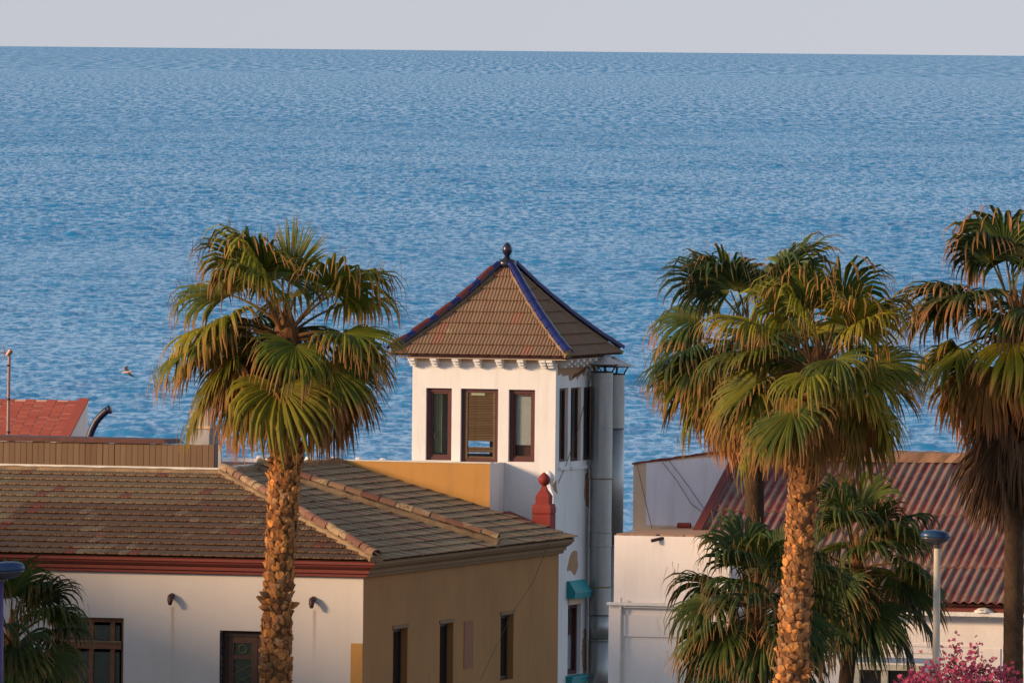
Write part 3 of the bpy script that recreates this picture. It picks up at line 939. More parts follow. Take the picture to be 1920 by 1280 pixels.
# ------------------------------------------------------------------ orange terrace wall behind the roof
YO = YE + 0.03
a = FL.on('y', YO, 919, 869); aL = FL.on('y', YO, 604, 866)
XO1 = a.x; ZO = a.z
tw = thing('terrace_wall', 'orange painted terrace wall between the tiled roof and the tower', 'wall', FL)
YT = YO + 0.95
mb = MB()
mb.add([(aL.x, YO, 0), (XO1, YO, 0), (XO1, YO, ZO), (aL.x, YO, ZO)], [(0, 1, 2, 3)])
mb.build('face', M['orange'], tw, label='orange front face')
mb = MB()
mb.add([(XO1, YO + 0.0, 0), (XO1, YT, 0), (XO1, YT, ZO), (XO1, YO, ZO)], [(0, 1, 2, 3)])
mb.add([(XO1, YT, 0), (aL.x, YT, 0), (aL.x, YT, ZO), (XO1, YT, ZO)], [(0, 1, 2, 3)])
mb.add([(XO1, YO, ZO), (XO1, YT, ZO), (aL.x, YT, ZO), (aL.x, YO, ZO)], [(0, 1, 2, 3)])
mb.build('return', M['white_tower'], tw, label='white end of the orange wall')
mb = MB(); mb.box(aL.x, XO1 + 0.012, YO - 0.012, YO + 0.2, ZO + 0.003, ZO + 0.025)
mb.build('coping', M['white_metal'], tw)

# ------------------------------------------------------------------ the tower
YTF = YT + 0.01
c0 = FL.on('y', YTF, 1042, 740)
S2 = 1.49
TC = FL.w((c0.x - S2, YTF + S2, 0))
FT = Frame((TC.x, TC.y, 0), TH)
tower = thing('tower', 'square white lookout tower with pyramidal brown tiled roof and blue finial', 'tower', FT)
EAV = 0.335
ZEV = FT.on('y', -S2 - EAV, 990, 670).z
apex = FT.on('y', 0.0, 943, 489)
def tf_(px0, px1, py0, py1):
    a = FT.on('y', -S2, px0, py0); b = FT.on('y', -S2, px1, py1)
    return a.x, b.x, b.z, a.z
TW = [tf_(799, 846, 727, 863), tf_(864, 933, 728, 867), tf_(954, 1002, 730, 866)]
fa = lambda u, v, w: (u, -S2 + w, v)
mb = MB()
walls(mb, fa, -S2, S2, 0, ZEV + 0.05, TW, 0.26, ends=False)
mb.build('wall', M['white_tower'], tower, label='front wall with three windows')
def ts_(px0, px1, py0, py1):
    a = FT.on('x', S2, px0, py0); b = FT.on('x', S2, px1, py1)
    return a.y, b.y, b.z, a.z
RW = [ts_(1049, 1064.5, 728, 864), ts_(1070.5, 1089, 727, 863), ts_(1094.5, 1112, 726, 861)]
LW = ts_(1065, 1088, 1134, 1262)
fb = lambda u, v, w: (S2 - w, u, v)
mb = MB(); walls(mb, fb, -S2, S2, 0, ZEV + 0.05, RW + [LW], 0.26, ends=False)
mb.build('wall', M['white_tower'], tower, label='right wall with narrow windows and bare patches')
a = FT.on('y', S2, 878, 742); b = FT.on('y', S2, 925, 850)
BW = (a.x, b.x, b.z, a.z)
fc = lambda u, v, w: (u, S2 - w, v)
mb = MB(); walls(mb, fc, -S2, S2, 0, ZEV + 0.05, [BW], 0.26, ends=False); mb.build('wall', M['white_tower'], tower, label='sea side wall')
fd = lambda u, v, w: (-S2 + w, u, v)
mb = MB(); walls(mb, fd, -S2, S2, 0, ZEV + 0.05, [], 0.26, ends=False); mb.build('wall', M['white_tower'], tower, label='left wall')
zfl = TW[0][2] - 0.7
mb = MB(); mb.box(-S2 + 0.27, S2 - 0.27, -S2 + 0.27, S2 - 0.27, zfl - 0.1, zfl)
mb.box(-S2 + 0.27, S2 - 0.27, -S2 + 0.27, S2 - 0.27, TW[0][3] + 0.4, TW[0][3] + 0.5)
mb.build('floor', M['interior'], tower)
# front windows
wins = []
for i, (u0, u1, v0, v1) in enumerate(TW):
    w = MB(); frame_mb(w, fa, u0 + 0.002, u1 - 0.002, v0 + 0.002, v1 - 0.002, 0.075, 0.075, 0.15)
    w = w.build('window', M['maroon'], tower)
    wins.append(w)
    a, b, c, d = u0 + 0.077, u1 - 0.077, v0 + 0.077, v1 - 0.077
    if i != 1:
        frame_mb(MB(), fa, a, b, c, d, 0.035, 0.1, 0.14).build('sash', M['dark_red'], w)
        mb = MB(); slab(mb, fa, a + 0.035, b - 0.035, c + 0.035, d - 0.035, 0.118, 0.123); mb.build('pane', M['glass'], w)
u0, u1, v0, v1 = TW[0]
ww = u1 - u0
mb = MB()
for (f0, f1) in ((0.2, 0.52), (0.74, 0.9)):
    n = 8
    for k in range(n):
        x0 = u0 + ww * (f0 + (f1 - f0) * k / n); x1 = u0 + ww * (f0 + (f1 - f0) * (k + 1) / n)
        d0 = 0.2 + 0.015 * math.sin(k * 2.1); d1 = 0.2 + 0.015 * math.sin((k + 1) * 2.1)
        mb.add([fa(x0, v0 + 0.15, d0), fa(x1, v0 + 0.15, d1), fa(x1, v1 - 0.06, d1), fa(x0, v1 - 0.06, d0)], [(0, 1, 2, 3)])
mb.build('curtain', M['curtain'], wins[0], label='pale green curtain drawn to both sides')
mb = MB(); slab(mb, fa, u0 + 0.16, u0 + 0.18, v0 + 0.42, v0 + 0.56, 0.06, 0.1); mb.build('handle', M['iron'], wins[0])
u0, u1, v0, v1 = TW[2]
mb = MB(); slab(mb, fa, u0 + 0.1, u1 - 0.06, v0 + 0.33, v1 - 0.07, 0.16, 0.166); mb.build('blind', M['blind'], wins[2])
mb = MB(); slab(mb, fa, u0 + 0.08, u1 - 0.06, v0 + 0.08, v0 + 0.34, 0.2, 0.24); mb.build('board', M['dark_red'], wins[2])
# louvred shutter with broken slats in the middle window
u0, u1, v0, v1 = TW[1]
H = v1 - v0
fy = lambda py: FT.on('y', -S2 + 0.1, 898, py).z
mb = MB()
for (a, b) in ((u0 + 0.08, u0 + 0.125), (u1 - 0.125, u1 - 0.08)):
    slab(mb, fa, a, b, v0 + 0.06, v1 - 0.08, 0.07, 0.12)
mb.build('shutter_frame', M['slat'], wins[1])
ys_ = [736 + 3.15 * k for k in range(29)] + [839.5, 842.6, 845.7] + [856.5, 859.6, 862.7]
sl = MB(); Wd = u1 - u0 - 0.25
sl.add([(0, 0.0, 0), (Wd, 0.0, 0), (Wd, 0.034, 0.034), (0, 0.034, 0.034), (0, 0.008, -0.008), (Wd, 0.008, -0.008), (Wd, 0.042, 0.026), (0, 0.042, 0.026)],
       [(0, 1, 2, 3), (7, 6, 5, 4), (4, 5, 1, 0), (6, 7, 3, 2), (5, 6, 2, 1), (7, 4, 0, 3)])
slm = sl.mesh('slat', M['slat'])
rt = random.Random(4)
for py in ys_:
    z = fy(py)
    tilt = rt.uniform(-0.012, 0.012)
    link('slat', slm, wins[1], mat=Matrix.Translation((u0 + 0.125, -S2 + 0.075, z - 0.016)) @ Matrix.Rotation(tilt, 4, 'Y'))
mb = MB(); slab(mb, fa, u0 + 0.2, u0 + 0.62 * (u1 - u0), v1 - 0.135, v1 - 0.085, 0.07, 0.078); mb.build('torn_slat', M['curtain'], wins[1], label='bent pale slat at the top')
# right-hand windows
for (u0, u1, v0, v1) in RW:
    w = frame_mb(MB(), fb, u0 + 0.002, u1 - 0.002, v0 + 0.002, v1 - 0.002, 0.05, 0.07, 0.13).build('window', M['maroon'], tower)
    mb = MB(); slab(mb, fb, u0 + 0.06, u1 - 0.06, v0 + 0.06, v1 - 0.06, 0.095, 0.10); mb.build('pane', M['glass_dark'], w)
    mb = MB(); slab(mb, fb, u0 - 0.03, u1 + 0.03, v0 - 0.16, v0 - 0.1, -0.05, -0.002); slab(mb, fb, u0 - 0.01, u1 + 0.01, v0 - 0.1, v0 - 0.0, -0.012, -0.001)
    mb.build('sill', M['white_tower'], w)
    mb = MB(); slab(mb, fb, u1 - 0.012, u1 - 0.001, v0 + 0.002, v1 - 0.002, 0.005, 0.068); mb.build('reveal', M['reveal'], w)
u0, u1, v0, v1 = LW
w = frame_mb(MB(), fb, u0 + 0.002, u1 - 0.002, v0 + 0.002, v1 - 0.002, 0.075, 0.08, 0.15).build('window', M['maroon'], tower)
mb = MB(); slab(mb, fb, u0 + 0.07, u1 - 0.07, v0 + 0.07, v1 - 0.07, 0.13, 0.135); mb.build('pane', M['glass'], w)
mb = MB(); slab(mb, fb, u0 + 0.1, u1 - 0.12, v0 + 0.1, v0 + 0.55 * (v1 - v0), 0.17, 0.18); mb.build('blind', M['blind'], w)
mb = MB(); slab(mb, fb, u0 + 0.2, u1 - 0.12, v0 + 0.55 * (v1 - v0), v1 - 0.3, 0.17, 0.18); mb.build('inner_shutter', M['wood'], w)
# teal hood and sill
mb = MB()
z0, z1, z2 = FT.on('x', S2 + 0.2, 1080, 1122).z, FT.on('x', S2 + 0.2, 1080, 1110).z, FT.on('x', S2, 1080, 1087).z
mb.prism([(0.001, z0), (0.17, z0 + 0.0), (0.185, z1), (0.06, z2), (0.001, z2)], lambda x, z: (S2 + x, u0 - 0.12, z), lambda x, z: (S2 + x, u1 + 0.1, z))
mb.box(S2 + 0.172, S2 + 0.2, u0 - 0.16, u1 + 0.14, z1 - 0.03, z1 + 0.005)
mb.build('window_hood', M['teal'], tower, label='teal hood over the lower side window')
mb = MB()
mb.box(S2 + 0.001, S2 + 0.13, u0 - 0.1, u1 + 0.1, v0 - 0.16, v0 - 0.05)
mb.prism([(0.001, v0 - 0.049), (0.16, v0 - 0.05), (0.16, v0 - 0.02), (0.001, v0 + 0.0)], lambda x, z: (S2 + x, u0 - 0.12, z), lambda x, z: (S2 + x, u1 + 0.12, z))
mb.build('sill', M['teal'], tower, label='teal sill under the lower side window')
mb = MB(); slab(mb, fb, u0 - 0.02, u1 + 0.02, v1 + 0.002, v1 + 0.12, -0.03, -0.001); mb.build('lintel', M['beige'], tower)
# bare patches where the white coat has come off
def patch(poly, seed):
    rp = random.Random(seed)
    pts = []
    n = len(poly)
    for i in range(n):
        a, b = poly[i], poly[(i + 1) % n]
        L = math.hypot(b[0] - a[0], b[1] - a[1]); m = max(1, int(L / 4))
        for k in range(m):
            t_ = k / m
            pts.append((a[0] + (b[0] - a[0]) * t_ + rp.uniform(-0.9, 0.9), a[1] + (b[1] - a[1]) * t_ + rp.uniform(-2, 2)))
    loc = [FT.on('x', S2 + 0.004, *q_) for q_ in pts]
    bm = bmesh.new()
    vs = [bm.verts.new(v) for v in loc]
    bm.faces.new(vs)
    bmesh.ops.triangulate(bm, faces=bm.faces[:])
    ex = bmesh.ops.extrude_face_region(bm, geom=bm.faces[:])
    for v in ex['geom']:
        if isinstance(v, bmesh.types.BMVert): v.co.x -= 0.006
    bmesh.ops.recalc_face_normals(bm, faces=bm.faces[:])
    me = bpy.data.meshes.new('bare_patch'); bm.to_mesh(me); bm.free(); me.materials.append(M['patch'])
    link('bare_patch', me, tower)
patch([(1046, 683), (1104, 680), (1100, 692), (1094, 704), (1088, 694), (1083, 712), (1077, 697), (1070, 716), (1065, 700), (1058, 706), (1052, 700), (1046, 706)], 1)
patch([(1071, 1034), (1082, 1032), (1083, 1052), (1084, 1066), (1077, 1078), (1070, 1070), (1063, 1068), (1066, 1050)], 2)
patch([(1098, 888), (1104, 884), (1104, 952), (1098, 948), (1095, 920)], 3)
patch([(1095, 1180), (1099, 1178), (1099, 1256), (1094, 1262), (1091, 1220)], 4)
patch([(1036, 1268), (1043, 1264), (1042, 1288), (1035, 1290)], 5)
patch([(1038, 905), (1043, 900), (1045, 925), (1041, 938)], 6)
# corbels under the eaves
cb = MB()
for (o, z0, z1) in ((0.26, -0.07, 0.0), (0.2, -0.125, -0.07), (0.13, -0.18, -0.125)):
    cb.box(-0.065 + (0.26 - o) * 0.1, 0.065 - (0.26 - o) * 0.1, -o, 0.02, z0 + 0.002, z1)
    cb.tube([(-0.06, -o + 0.03, z0 + 0.035), (0.06, -o + 0.03, z0 + 0.035)], 0.034, 8)
cbm = cb.mesh('corbel', M['white_tower'])
zc = FT.on('y', -S2 - 0.1, 900, 671).z
pos = [FT.on('y', -S2 - 0.1, px, 680).x for px in (775, 816, 857, 897, 938, 979, 1020, 1043)]
for x in pos:
    link('corbel', cbm, tower, mat=Matrix.Translation((min(x, S2 - 0.07), -S2, zc)))
for k in range(7):
    link('corbel', cbm, tower, mat=Matrix.Translation((S2, -S2 + 0.25 + k * 0.42, zc)) @ Matrix.Rotation(PI / 2, 4, 'Z'))
# roof: flared pyramid
HP = [(0.0, 0.0), (0.3, 0.36), (0.6, 0.69), (0.9, 0.99), (1.22, 1.29), (1.54, 1.56), (S2 + EAV + 0.03, 1.80)]
Z0 = apex.z
sc = (Z0 - ZEV - 0.02) / HP[-1][1]
HP = [(h, z * sc) for h, z in HP]
arc = [0.0]
for i in range(1, len(HP)):
    arc.append(arc[-1] + math.hypot(HP[i][0] - HP[i - 1][0], HP[i][1] - HP[i - 1][1]))
LT = arc[-1]
def hz(l):
    """l measured up from the eaves."""
    q = min(max(LT - l, 0), LT)
    for i in range(1, len(arc)):
        if q <= arc[i] + 1e-9:
            f = (q - arc[i - 1]) / (arc[i] - arc[i - 1])
            return HP[i - 1][0] + f * (HP[i][0] - HP[i - 1][0]), Z0 - (HP[i - 1][1] + f * (HP[i][1] - HP[i - 1][1]))
    return HP[-1][0], Z0 - HP[-1][1]
NT_ = 8; dlt = LT / NT_ * 0.965
rmb = MB(); ls = [LT - a for a in arc]
rv = []
for l in ls:
    h, z = hz(l)
    h = max(h - 0.015, 0.001); rv += [(-h, -h, z - 0.02), (h, -h, z - 0.02), (h, h, z - 0.02), (-h, h, z - 0.02)]
rf = []
for i in range(len(ls) - 1):
    for k in range(4):
        k2 = (k + 1) % 4
        rf.append((4 * i + k, 4 * i + 4 + k, 4 * i + 4 + k2, 4 * i + k2))
e = 4 * (len(ls) - 1)
rf.append((e, e + 1, e + 2, e + 3))
rmb.add(rv, rf)
troof = rmb.build('roof', M['sheath'], tower)
mb = MB(); h = S2 + EAV - 0.05
mb.box(-h, h, -h, h, ZEV - 0.045, ZEV - 0.03); mb.box(-S2 - 0.02, S2 + 0.02, -S2 - 0.02, S2 + 0.02, ZEV - 0.12, ZEV - 0.046)
mb.build('soffit', M['beige'], tower)
rest = MB()
for face, ang in ((0, 0), (1, PI / 2), (2, PI), (3, -PI / 2)):
    ca, sa = math.cos(ang), math.sin(ang)
    def pt(s, l, h, ca=ca, sa=sa):
        a, z = hz(l); a2, z2 = hz(max(l - 0.1, 0)); a3, z3 = hz(min(l + 0.1, LT))
        tx, tz = a3 - a2, z3 - z2; L = math.hypot(tx, tz) or 1
        nx, nz = tz / L, -tx / L
        X, Yy, Zz = s, -(a + nx * h), z + nz * h
        return (X * ca - Yy * sa, X * sa + Yy * ca, Zz)
    for r_ in range(NT_):
        l0, l1 = r_ * dlt - 0.01, (r_ + 1) * dlt + 0.02
        hmax = hz(l0)[0]
        n = int(hmax / W) + 1
        off = 0.5 * W * (r_ % 2) * 0
        for c_ in range(-n, n + 1):
            s0, s1 = c_ * W + off, (c_ + 1) * W + off
            if s1 < -hmax + 0.02 or s0 > hmax - 0.02: continue
            lim = lambda l: (-hz(l)[0], hz(l)[0])
            mb = tile_grid(MB(), pt, s0, s1, l0, l1, lim, ph=s0, thick=0.03, lift=0.028, amp=0.010)
            if face < 2: mb.build('tile', M['tile_t'], troof)
            else: rest.add(mb.v, mb.f)
rest.build('sea_side_tiles', M['tile_t'], troof, kind='stuff')
# hip caps: red and blue on the left hip, blue on the others
ls_b = [0.0, LT * 0.18, LT * 0.36, LT * 0.55, LT * 0.73, LT * 0.88]
for (sx, sy, mats) in ((-1, -1, lambda i: 'red_glaze' if i % 2 == 0 else 'blue_glaze'), (1, -1, 'blue_glaze'), (1, 1, 'blue_glaze'), (-1, 1, 'blue_glaze')):
    k0 = 0
    for i in range(len(ls_b) - 1):
        h0, z0 = hz(ls_b[i]); h1, z1 = hz(ls_b[i + 1])
        p0 = Vector((sx * h0, sy * h0, z0 + 0.035)); p1 = Vector((sx * h1, sy * h1, z1 + 0.035))
        mortar_run(troof, p0 + Vector((0, 0, -0.02)), p1 + Vector((0, 0, -0.02)), 0.07, 0.035, M['mortar'], rngh)
        n = max(1, round((p1 - p0).length / 0.31)); st = (p1 - p0).length / n
        mm = (lambda i_, k0=k0, mats=mats: mats(i_ + k0)) if callable(mats) else mats
        red = callable(mats)
        cap_run(troof, p0 + Vector((0, 0, 0.05)), p1 + Vector((0, 0, 0.05)), st - 1e-5, 'blue_glaze', rngh, lift=0.0, scale=0.95, jit=0.02)
        if red: cap_run(troof, p0 + Vector((0, 0, 0.05)) + (p1 - p0).normalized() * 0.05, p1 + Vector((0, 0, 0.05)) + (p1 - p0).normalized() * 0.06, (p1 - p0).length / max(1, round(n * 0.62)) - 1e-3, 'red_glaze', rngh, lift=0.014, scale=1.0, jit=0.01)
        k0 += n
# finial
fz = lambda py: FT.on('y', 0, 944, py).z
fo = MB()
fo.lathe([(0.13, fz(503)), (0.19, fz(499)), (0.195, fz(491)), (0.15, fz(486.5)), (0.08, fz(484.5)), (0.055, fz(481))], (0, 0, 0), 16)
fo.build('finial_base', M['finial'], tower, smooth=True)
fo = MB()
fo.lathe([(0.05, fz(482.5)), (0.05, fz(479)), (0.075, fz(476)), (0.098, fz(471)), (0.1, fz(467)), (0.088, fz(462)), (0.06, fz(458)), (0.03, fz(455.5)), (0.008, fz(454))], (0, 0, 0), 16)
fo.build('finial', M['finial'], tower, smooth=True)

# ------------------------------------------------------------------ flues
def flue(label, pxc, pyt, r, dy, cap_px, cap_py, seams):
    y = FL.on('y', YTF + dy, pxc, pyt)
    base = FL.w((y.x, y.y, 0))
    t = thing('flue', label, 'flue', loc=(base.x, base.y, 0), group='galvanised flues beside the tower')
    zt = y.z
    pr = [(r, 0.0)]
    mb = MB()
    zs = [0.0] + sorted(seams) + [zt]
    for i in range(len(zs) - 1):
        mb2 = MB(); rr = r - 0.006 * (i % 2)
        mb2.lathe([(rr, zs[i] + 0.002), (rr, zs[i + 1] - 0.002)], (0, 0, 0), 32)
        mb2.build('duct', M['galv'], t, smooth=False)
        for pl in t.children[-1].data.polygons if t.children else []: pl.use_smooth = len(pl.vertices) == 4
        if i:
            mb3 = MB(); mb3.lathe([(r + 0.006, zs[i] - 0.012), (r + 0.008, zs[i]), (r + 0.006, zs[i] + 0.012)], (0, 0, 0), 32)
            mb3.build('seam_band', M['brown_trim'] if i in (3, 6) else M['galv'], t)
    zc = zt + 0.145
    st = MB()
    for k in range(7):
        q = 2 * PI * k / 7 + 0.4
        st.tube([(r * 0.93 * math.cos(q), r * 0.93 * math.sin(q), zt - 0.02), ((r + 0.09) * math.cos(q), (r + 0.09) * math.sin(q), zc)], 0.012, 6)
    st.tube([(0.99 * r * math.cos(q), 0.99 * r * math.sin(q), zt) for q in [k * PI / 16 for k in range(33)]], 0.014, 6)
    st.tube([((r + 0.09) * math.cos(q), (r + 0.09) * math.sin(q), zc) for q in [k * PI / 16 for k in range(33)]], 0.012, 6)
    st.build('cowl_strut', M['iron'], t)
    cw = MB(); R_ = r + 0.2
    cw.lathe([(R_, zc + 0.01), (R_, zc + 0.02), (0.02, zc + 0.2), (0.005, zc + 0.205)], (0, 0, 0), 32)
    cw.build('cowl', M['galv_pale'], t, smooth=False)
    return t
zs_ = lambda *pys: [FL.on('y', YTF + 2.2, 1125, p_).z for p_ in pys]
flue('nearer galvanised flue with a pale conical cowl beside the tower', 1129, 697, 0.222, 2.25, 0, 0, zs_(800, 897, 998, 1023, 1100, 1151, 1200))
flue('further galvanised flue in shade behind the nearer one', 1151, 701, 0.222, 2.98, 0, 0, zs_(803, 1024))

# ------------------------------------------------------------------ far left roofscape
# plank screen
yP = VR + 1.3
ps = thing('plank_screen', 'brown vertical plank screen standing behind the tiled ridge', 'fence', FL)
a = FL.on('y', yP, 402, 834); b = FL.on('y', yP, 402, 884)
pw = 0.1205
x = a.x - pw
rp = random.Random(8)
i = 0
while x > a.x - 4.9:
    mb = MB(); mb.box(0.004, pw - 0.004, rp.uniform(-0.006, 0.006), 0.03, b.z - 0.3 - ZR, a.z - ZR + rp.uniform(-0.006, 0.006))
    o = mb.build('plank', M['plank'], ps); o.location = (x, yP, ZR)
    x -= pw; i += 1
x += pw
mb = MB(); mb.box(x, a.x, yP + 0.032, yP + 0.07, b.z - 0.2, b.z - 0.1); mb.box(x, a.x, yP + 0.032, yP + 0.07, a.z - 0.18, a.z - 0.1)
mb.build('rail', M['wood_dark'], ps)
c = FL.on('y', yP, 318, 830)
mb = MB(); mb.prism([(x, a.z + 0.004), (c.x, a.z + 0.004), (c.x - 0.12, c.z + 0.06), (x, c.z + 0.07)], lambda X, z: (X, yP - 0.05, z), lambda X, z: (X, yP + 0.9, z))
mb.build('canopy_edge', M['dark_red'], ps, label='dark red roof edge above the planks')
mb = MB(); mb.box(a.x + 0.005, a.x + 0.06, yP, yP + 0.05, b.z - 0.3, a.z + 0.02); mb.build('post', M['pipe_blue'], ps)
mb = MB(); mb.box(a.x + 0.065, a.x + 0.13, yP + 0.01, yP + 0.06, b.z - 0.3, a.z + 0.0); mb.build('post', M['grey_wall'], ps)
# small red-roofed house behind
yS = VR + 7.5
sh = thing('stair_house', 'small white roof house under bright red slab tiles, left edge', 'house', FL)
a = FL.on('y', yS, 105, 824); TS3 = 0.62
pr = FL.onplane((0, yS, a.z), (0, -TS3, 1), 165, 749)
run = pr.y - yS; ztop = pr.z; xr = pr.x + 0.0
pl0 = a.x
xl = xr - 2.6
# slab grid follows the slope; edge verge slants because the roof is seen from the left
nx, ny = 12, 9
wx, wy = 0.225, run / math.cos(math.atan(TS3)) / ny * math.cos(math.atan(TS3))
mb = MB(); mb.add([(xl, yS, a.z - 0.02), (xr, yS, a.z - 0.02), (xr, yS + run, ztop - 0.02), (xl, yS + run, ztop - 0.02)], [(0, 1, 2, 3)])
mb.add([(xl, yS + run, ztop - 0.02), (xr, yS + run, ztop - 0.02), (xr, yS + run, 0), (xl, yS + run, 0)], [(0, 1, 2, 3)])
rf_ = mb.build('roof', M['red_mortar'], sh)
rr_ = random.Random(3)
col_ = 0
x = xr - 0.2
while x > xl + 0.05:
    x0 = max(x - wx, xl)
    yy = yS - (wy * 0.5 if col_ % 2 else 0.0) + rr_.uniform(-0.02, 0.02)
    while yy < yS + run - 0.03:
        y0_, y1_ = max(yy, yS) + 0.009, min(yy + wy, yS + run) - 0.009
        cut = x0 < xl + 0.55 and y1_ > yS + run - 0.5
        if y1_ - y0_ > 0.05 and not cut:
            z0, z1 = a.z + (y0_ - yS) * TS3, a.z + (y1_ - yS) * TS3
            m = MB(); g_ = 0.008
            vv = [(x0 + g_, y0_, z0), (x - g_, y0_, z0), (x - g_, y1_, z1), (x0 + g_, y1_, z1)]
            hh = -0.011 + rr_.uniform(-0.003, 0.004)
            m.add([(q_[0], q_[1], q_[2] - 0.03) for q_ in vv] + [(q_[0], q_[1], q_[2] + hh) for q_ in vv], [(4, 5, 6, 7), (0, 1, 5, 4), (1, 2, 6, 5), (2, 3, 7, 6), (3, 0, 4, 7)])
            m.build('tile', M['red_slab'], rf_)
        yy += wy
    x -= wx; col_ += 1
m = MB()
m.add([(xr - 0.19, yS - 0.02, a.z + 0.0), (xr + 0.03, yS - 0.02, a.z), (xr + 0.03, yS + run, ztop), (xr - 0.19, yS + run, ztop),
       (xr - 0.19, yS - 0.02, a.z + 0.03), (xr + 0.03, yS - 0.02, a.z + 0.03), (xr + 0.03, yS + run, ztop + 0.03), (xr - 0.19, yS + run, ztop + 0.03)],
      [(4, 5, 6, 7), (0, 1, 5, 4), (1, 2, 6, 5), (2, 3, 7, 6), (3, 0, 4, 7)])
m.build('verge', M['red_slab'], rf_)
m = MB(); m.add([(xr, yS, 0), (xr, yS + run, 0), (xr, yS + run, ztop - 0.03), (xr, yS, a.z - 0.03)], [(0, 1, 2, 3)])
m.add([(xl, yS, 0), (xr, yS, 0), (xr, yS, a.z - 0.03), (xl, yS, a.z - 0.03)], [(0, 1, 2, 3)])
m.build('wall', M['white'], sh, label='white gable side wall')
# curved vent pipe
yV = VR + 6.5
pts = [FL.on('y', yV, *q_) for q_ in ((164, 850), (166, 824), (172, 806), (180, 790), (190, 778), (199, 770), (206, 767))]
mb = MB(); mb.tube(pts, [0.075] * 7, 12); mb.tube([pts[-2] + (pts[-1] - pts[-2]) * 0.6, pts[-1] + (pts[-1] - pts[-2]) * 0.15], 0.088, 12)
v0_ = FL.w(pts[0])
vp = mb.build('vent_pipe', M['pipe_blue'], None, smooth=True); FL.place(vp)
tag(vp, 'curved dark blue vent pipe rising beside the red tiled roof', 'pipe')
# antenna
yA = VR + 3.2
an = thing('antenna', 'thin pinkish television antenna mast at the left edge', 'antenna', FL)
a = FL.on('y', yA, 14, 840); b = FL.on('y', yA, 17.5, 656)
mb = MB(); mb.tube([a - Vector((0, 0, 0.8)), b], 0.032, 8); mb.build('mast', M['antenna'], an)
mb = MB()
for py in (685, 748, 810):
    q_ = FL.on('y', yA, 16, py); mb.tube([q_ - Vector((0, 0, 0.02)), q_ + Vector((0, 0, 0.02))], 0.04, 8)
mb.build('clamp', M['iron'], an)
e_ = FL.on('y', yA, 17, 661)
mb = MB(); mb.tube([e_ + Vector((0.05, 0, 0)), e_ - Vector((1.1, 0.1, 0))], 0.014, 6); mb.build('boom', M['antenna'], an)
for k in range(6):
    c_ = e_ - Vector((0.08 + k * 0.19, 0.01 * k, 0))
    mb = MB(); q = 0.14
    mb.tube([c_ + Vector((-0.05, 0, -q)), c_, c_ + Vector((-0.05, 0, q))], 0.009, 6); mb.build('element', M['antenna'], an)
mb = MB(); mb.tube([e_ - Vector((0.03, 0, 0.05)), e_ + Vector((0.04, 0, 0.05))], 0.05, 8); mb.build('bracket', M['antenna'], an)
# grey chimney
yC = VR + 8
ch = thing('chimney', 'grey plastered chimney stack behind the plank screen, half hidden by palm fronds', 'chimney', FL)
a = FL.on('y', yC, 354, 803); b = FL.on('y', yC, 392, 803); t_ = FL.on('y', yC, 354, 768)
mb = MB(); mb.box(a.x, b.x, yC, yC + 0.5, 0, a.z); mb.build('stack', M['grey_wall'], ch)
mb = MB(); mb.box(a.x - 0.03, b.x + 0.03, yC - 0.03, yC + 0.53, a.z + 0.001, a.z + 0.06); mb.build('ledge', M['beige'], ch)
mb = MB(); mb.box(a.x + 0.01, b.x - 0.03, yC + 0.02, yC + 0.48, a.z + 0.061, t_.z); mb.build('top', M['grey_wall'], ch)
c_ = FL.on('y', yC, 402, 800)
mb = MB(); mb.tube([(c_.x, yC + 0.2, 0), (c_.x, yC + 0.2, c_.z)], 0.05, 10); mb.build('pipe', M['grey_wall'], ch)
# white parapet beyond, with knobs along its top
yW2 = YE + 3.2
wp = thing('parapet_wall', 'low white parapet with small knobs, in front of the sea', 'wall', FL)
a = FL.on('y', yW2, 409, 858); b = FL.on('y', yW2, 757, 866); zt = a.z
mb = MB(); mb.box(a.x, b.x, yW2 + 0.04, yW2 + 0.3, 0, zt - 0.13); mb.build('wall', M['beige'], wp)
mb = MB(); mb.prism([(yW2 - 0.04, zt - 0.129), (yW2 + 0.36, zt - 0.129), (yW2 + 0.3, zt), (yW2 + 0.1, zt)], lambda y, z: (a.x - 0.02, y, z), lambda y, z: (b.x + 0.02, y, z))
mb.build('coping', M['white'], wp)
for px in (482, 574, 621, 668, 713):
    q_ = FL.on('y', yW2, px, 857)
    mb = MB(); mb.lathe([(0.05, -0.03), (0.065, 0.0), (0.06, 0.04), (0.03, 0.06)], (q_.x, yW2 + 0.15, zt), 10); mb.build('knob', M['white'], wp, smooth=True)
q_ = FL.on('y', yW2, 420, 877); mb = MB(); mb.box(q_.x - 0.03, q_.x + 0.04, yW2 + 0.025, yW2 + 0.039, q_.z - 0.03, q_.z + 0.03); mb.build('vent', M['iron'], wp)

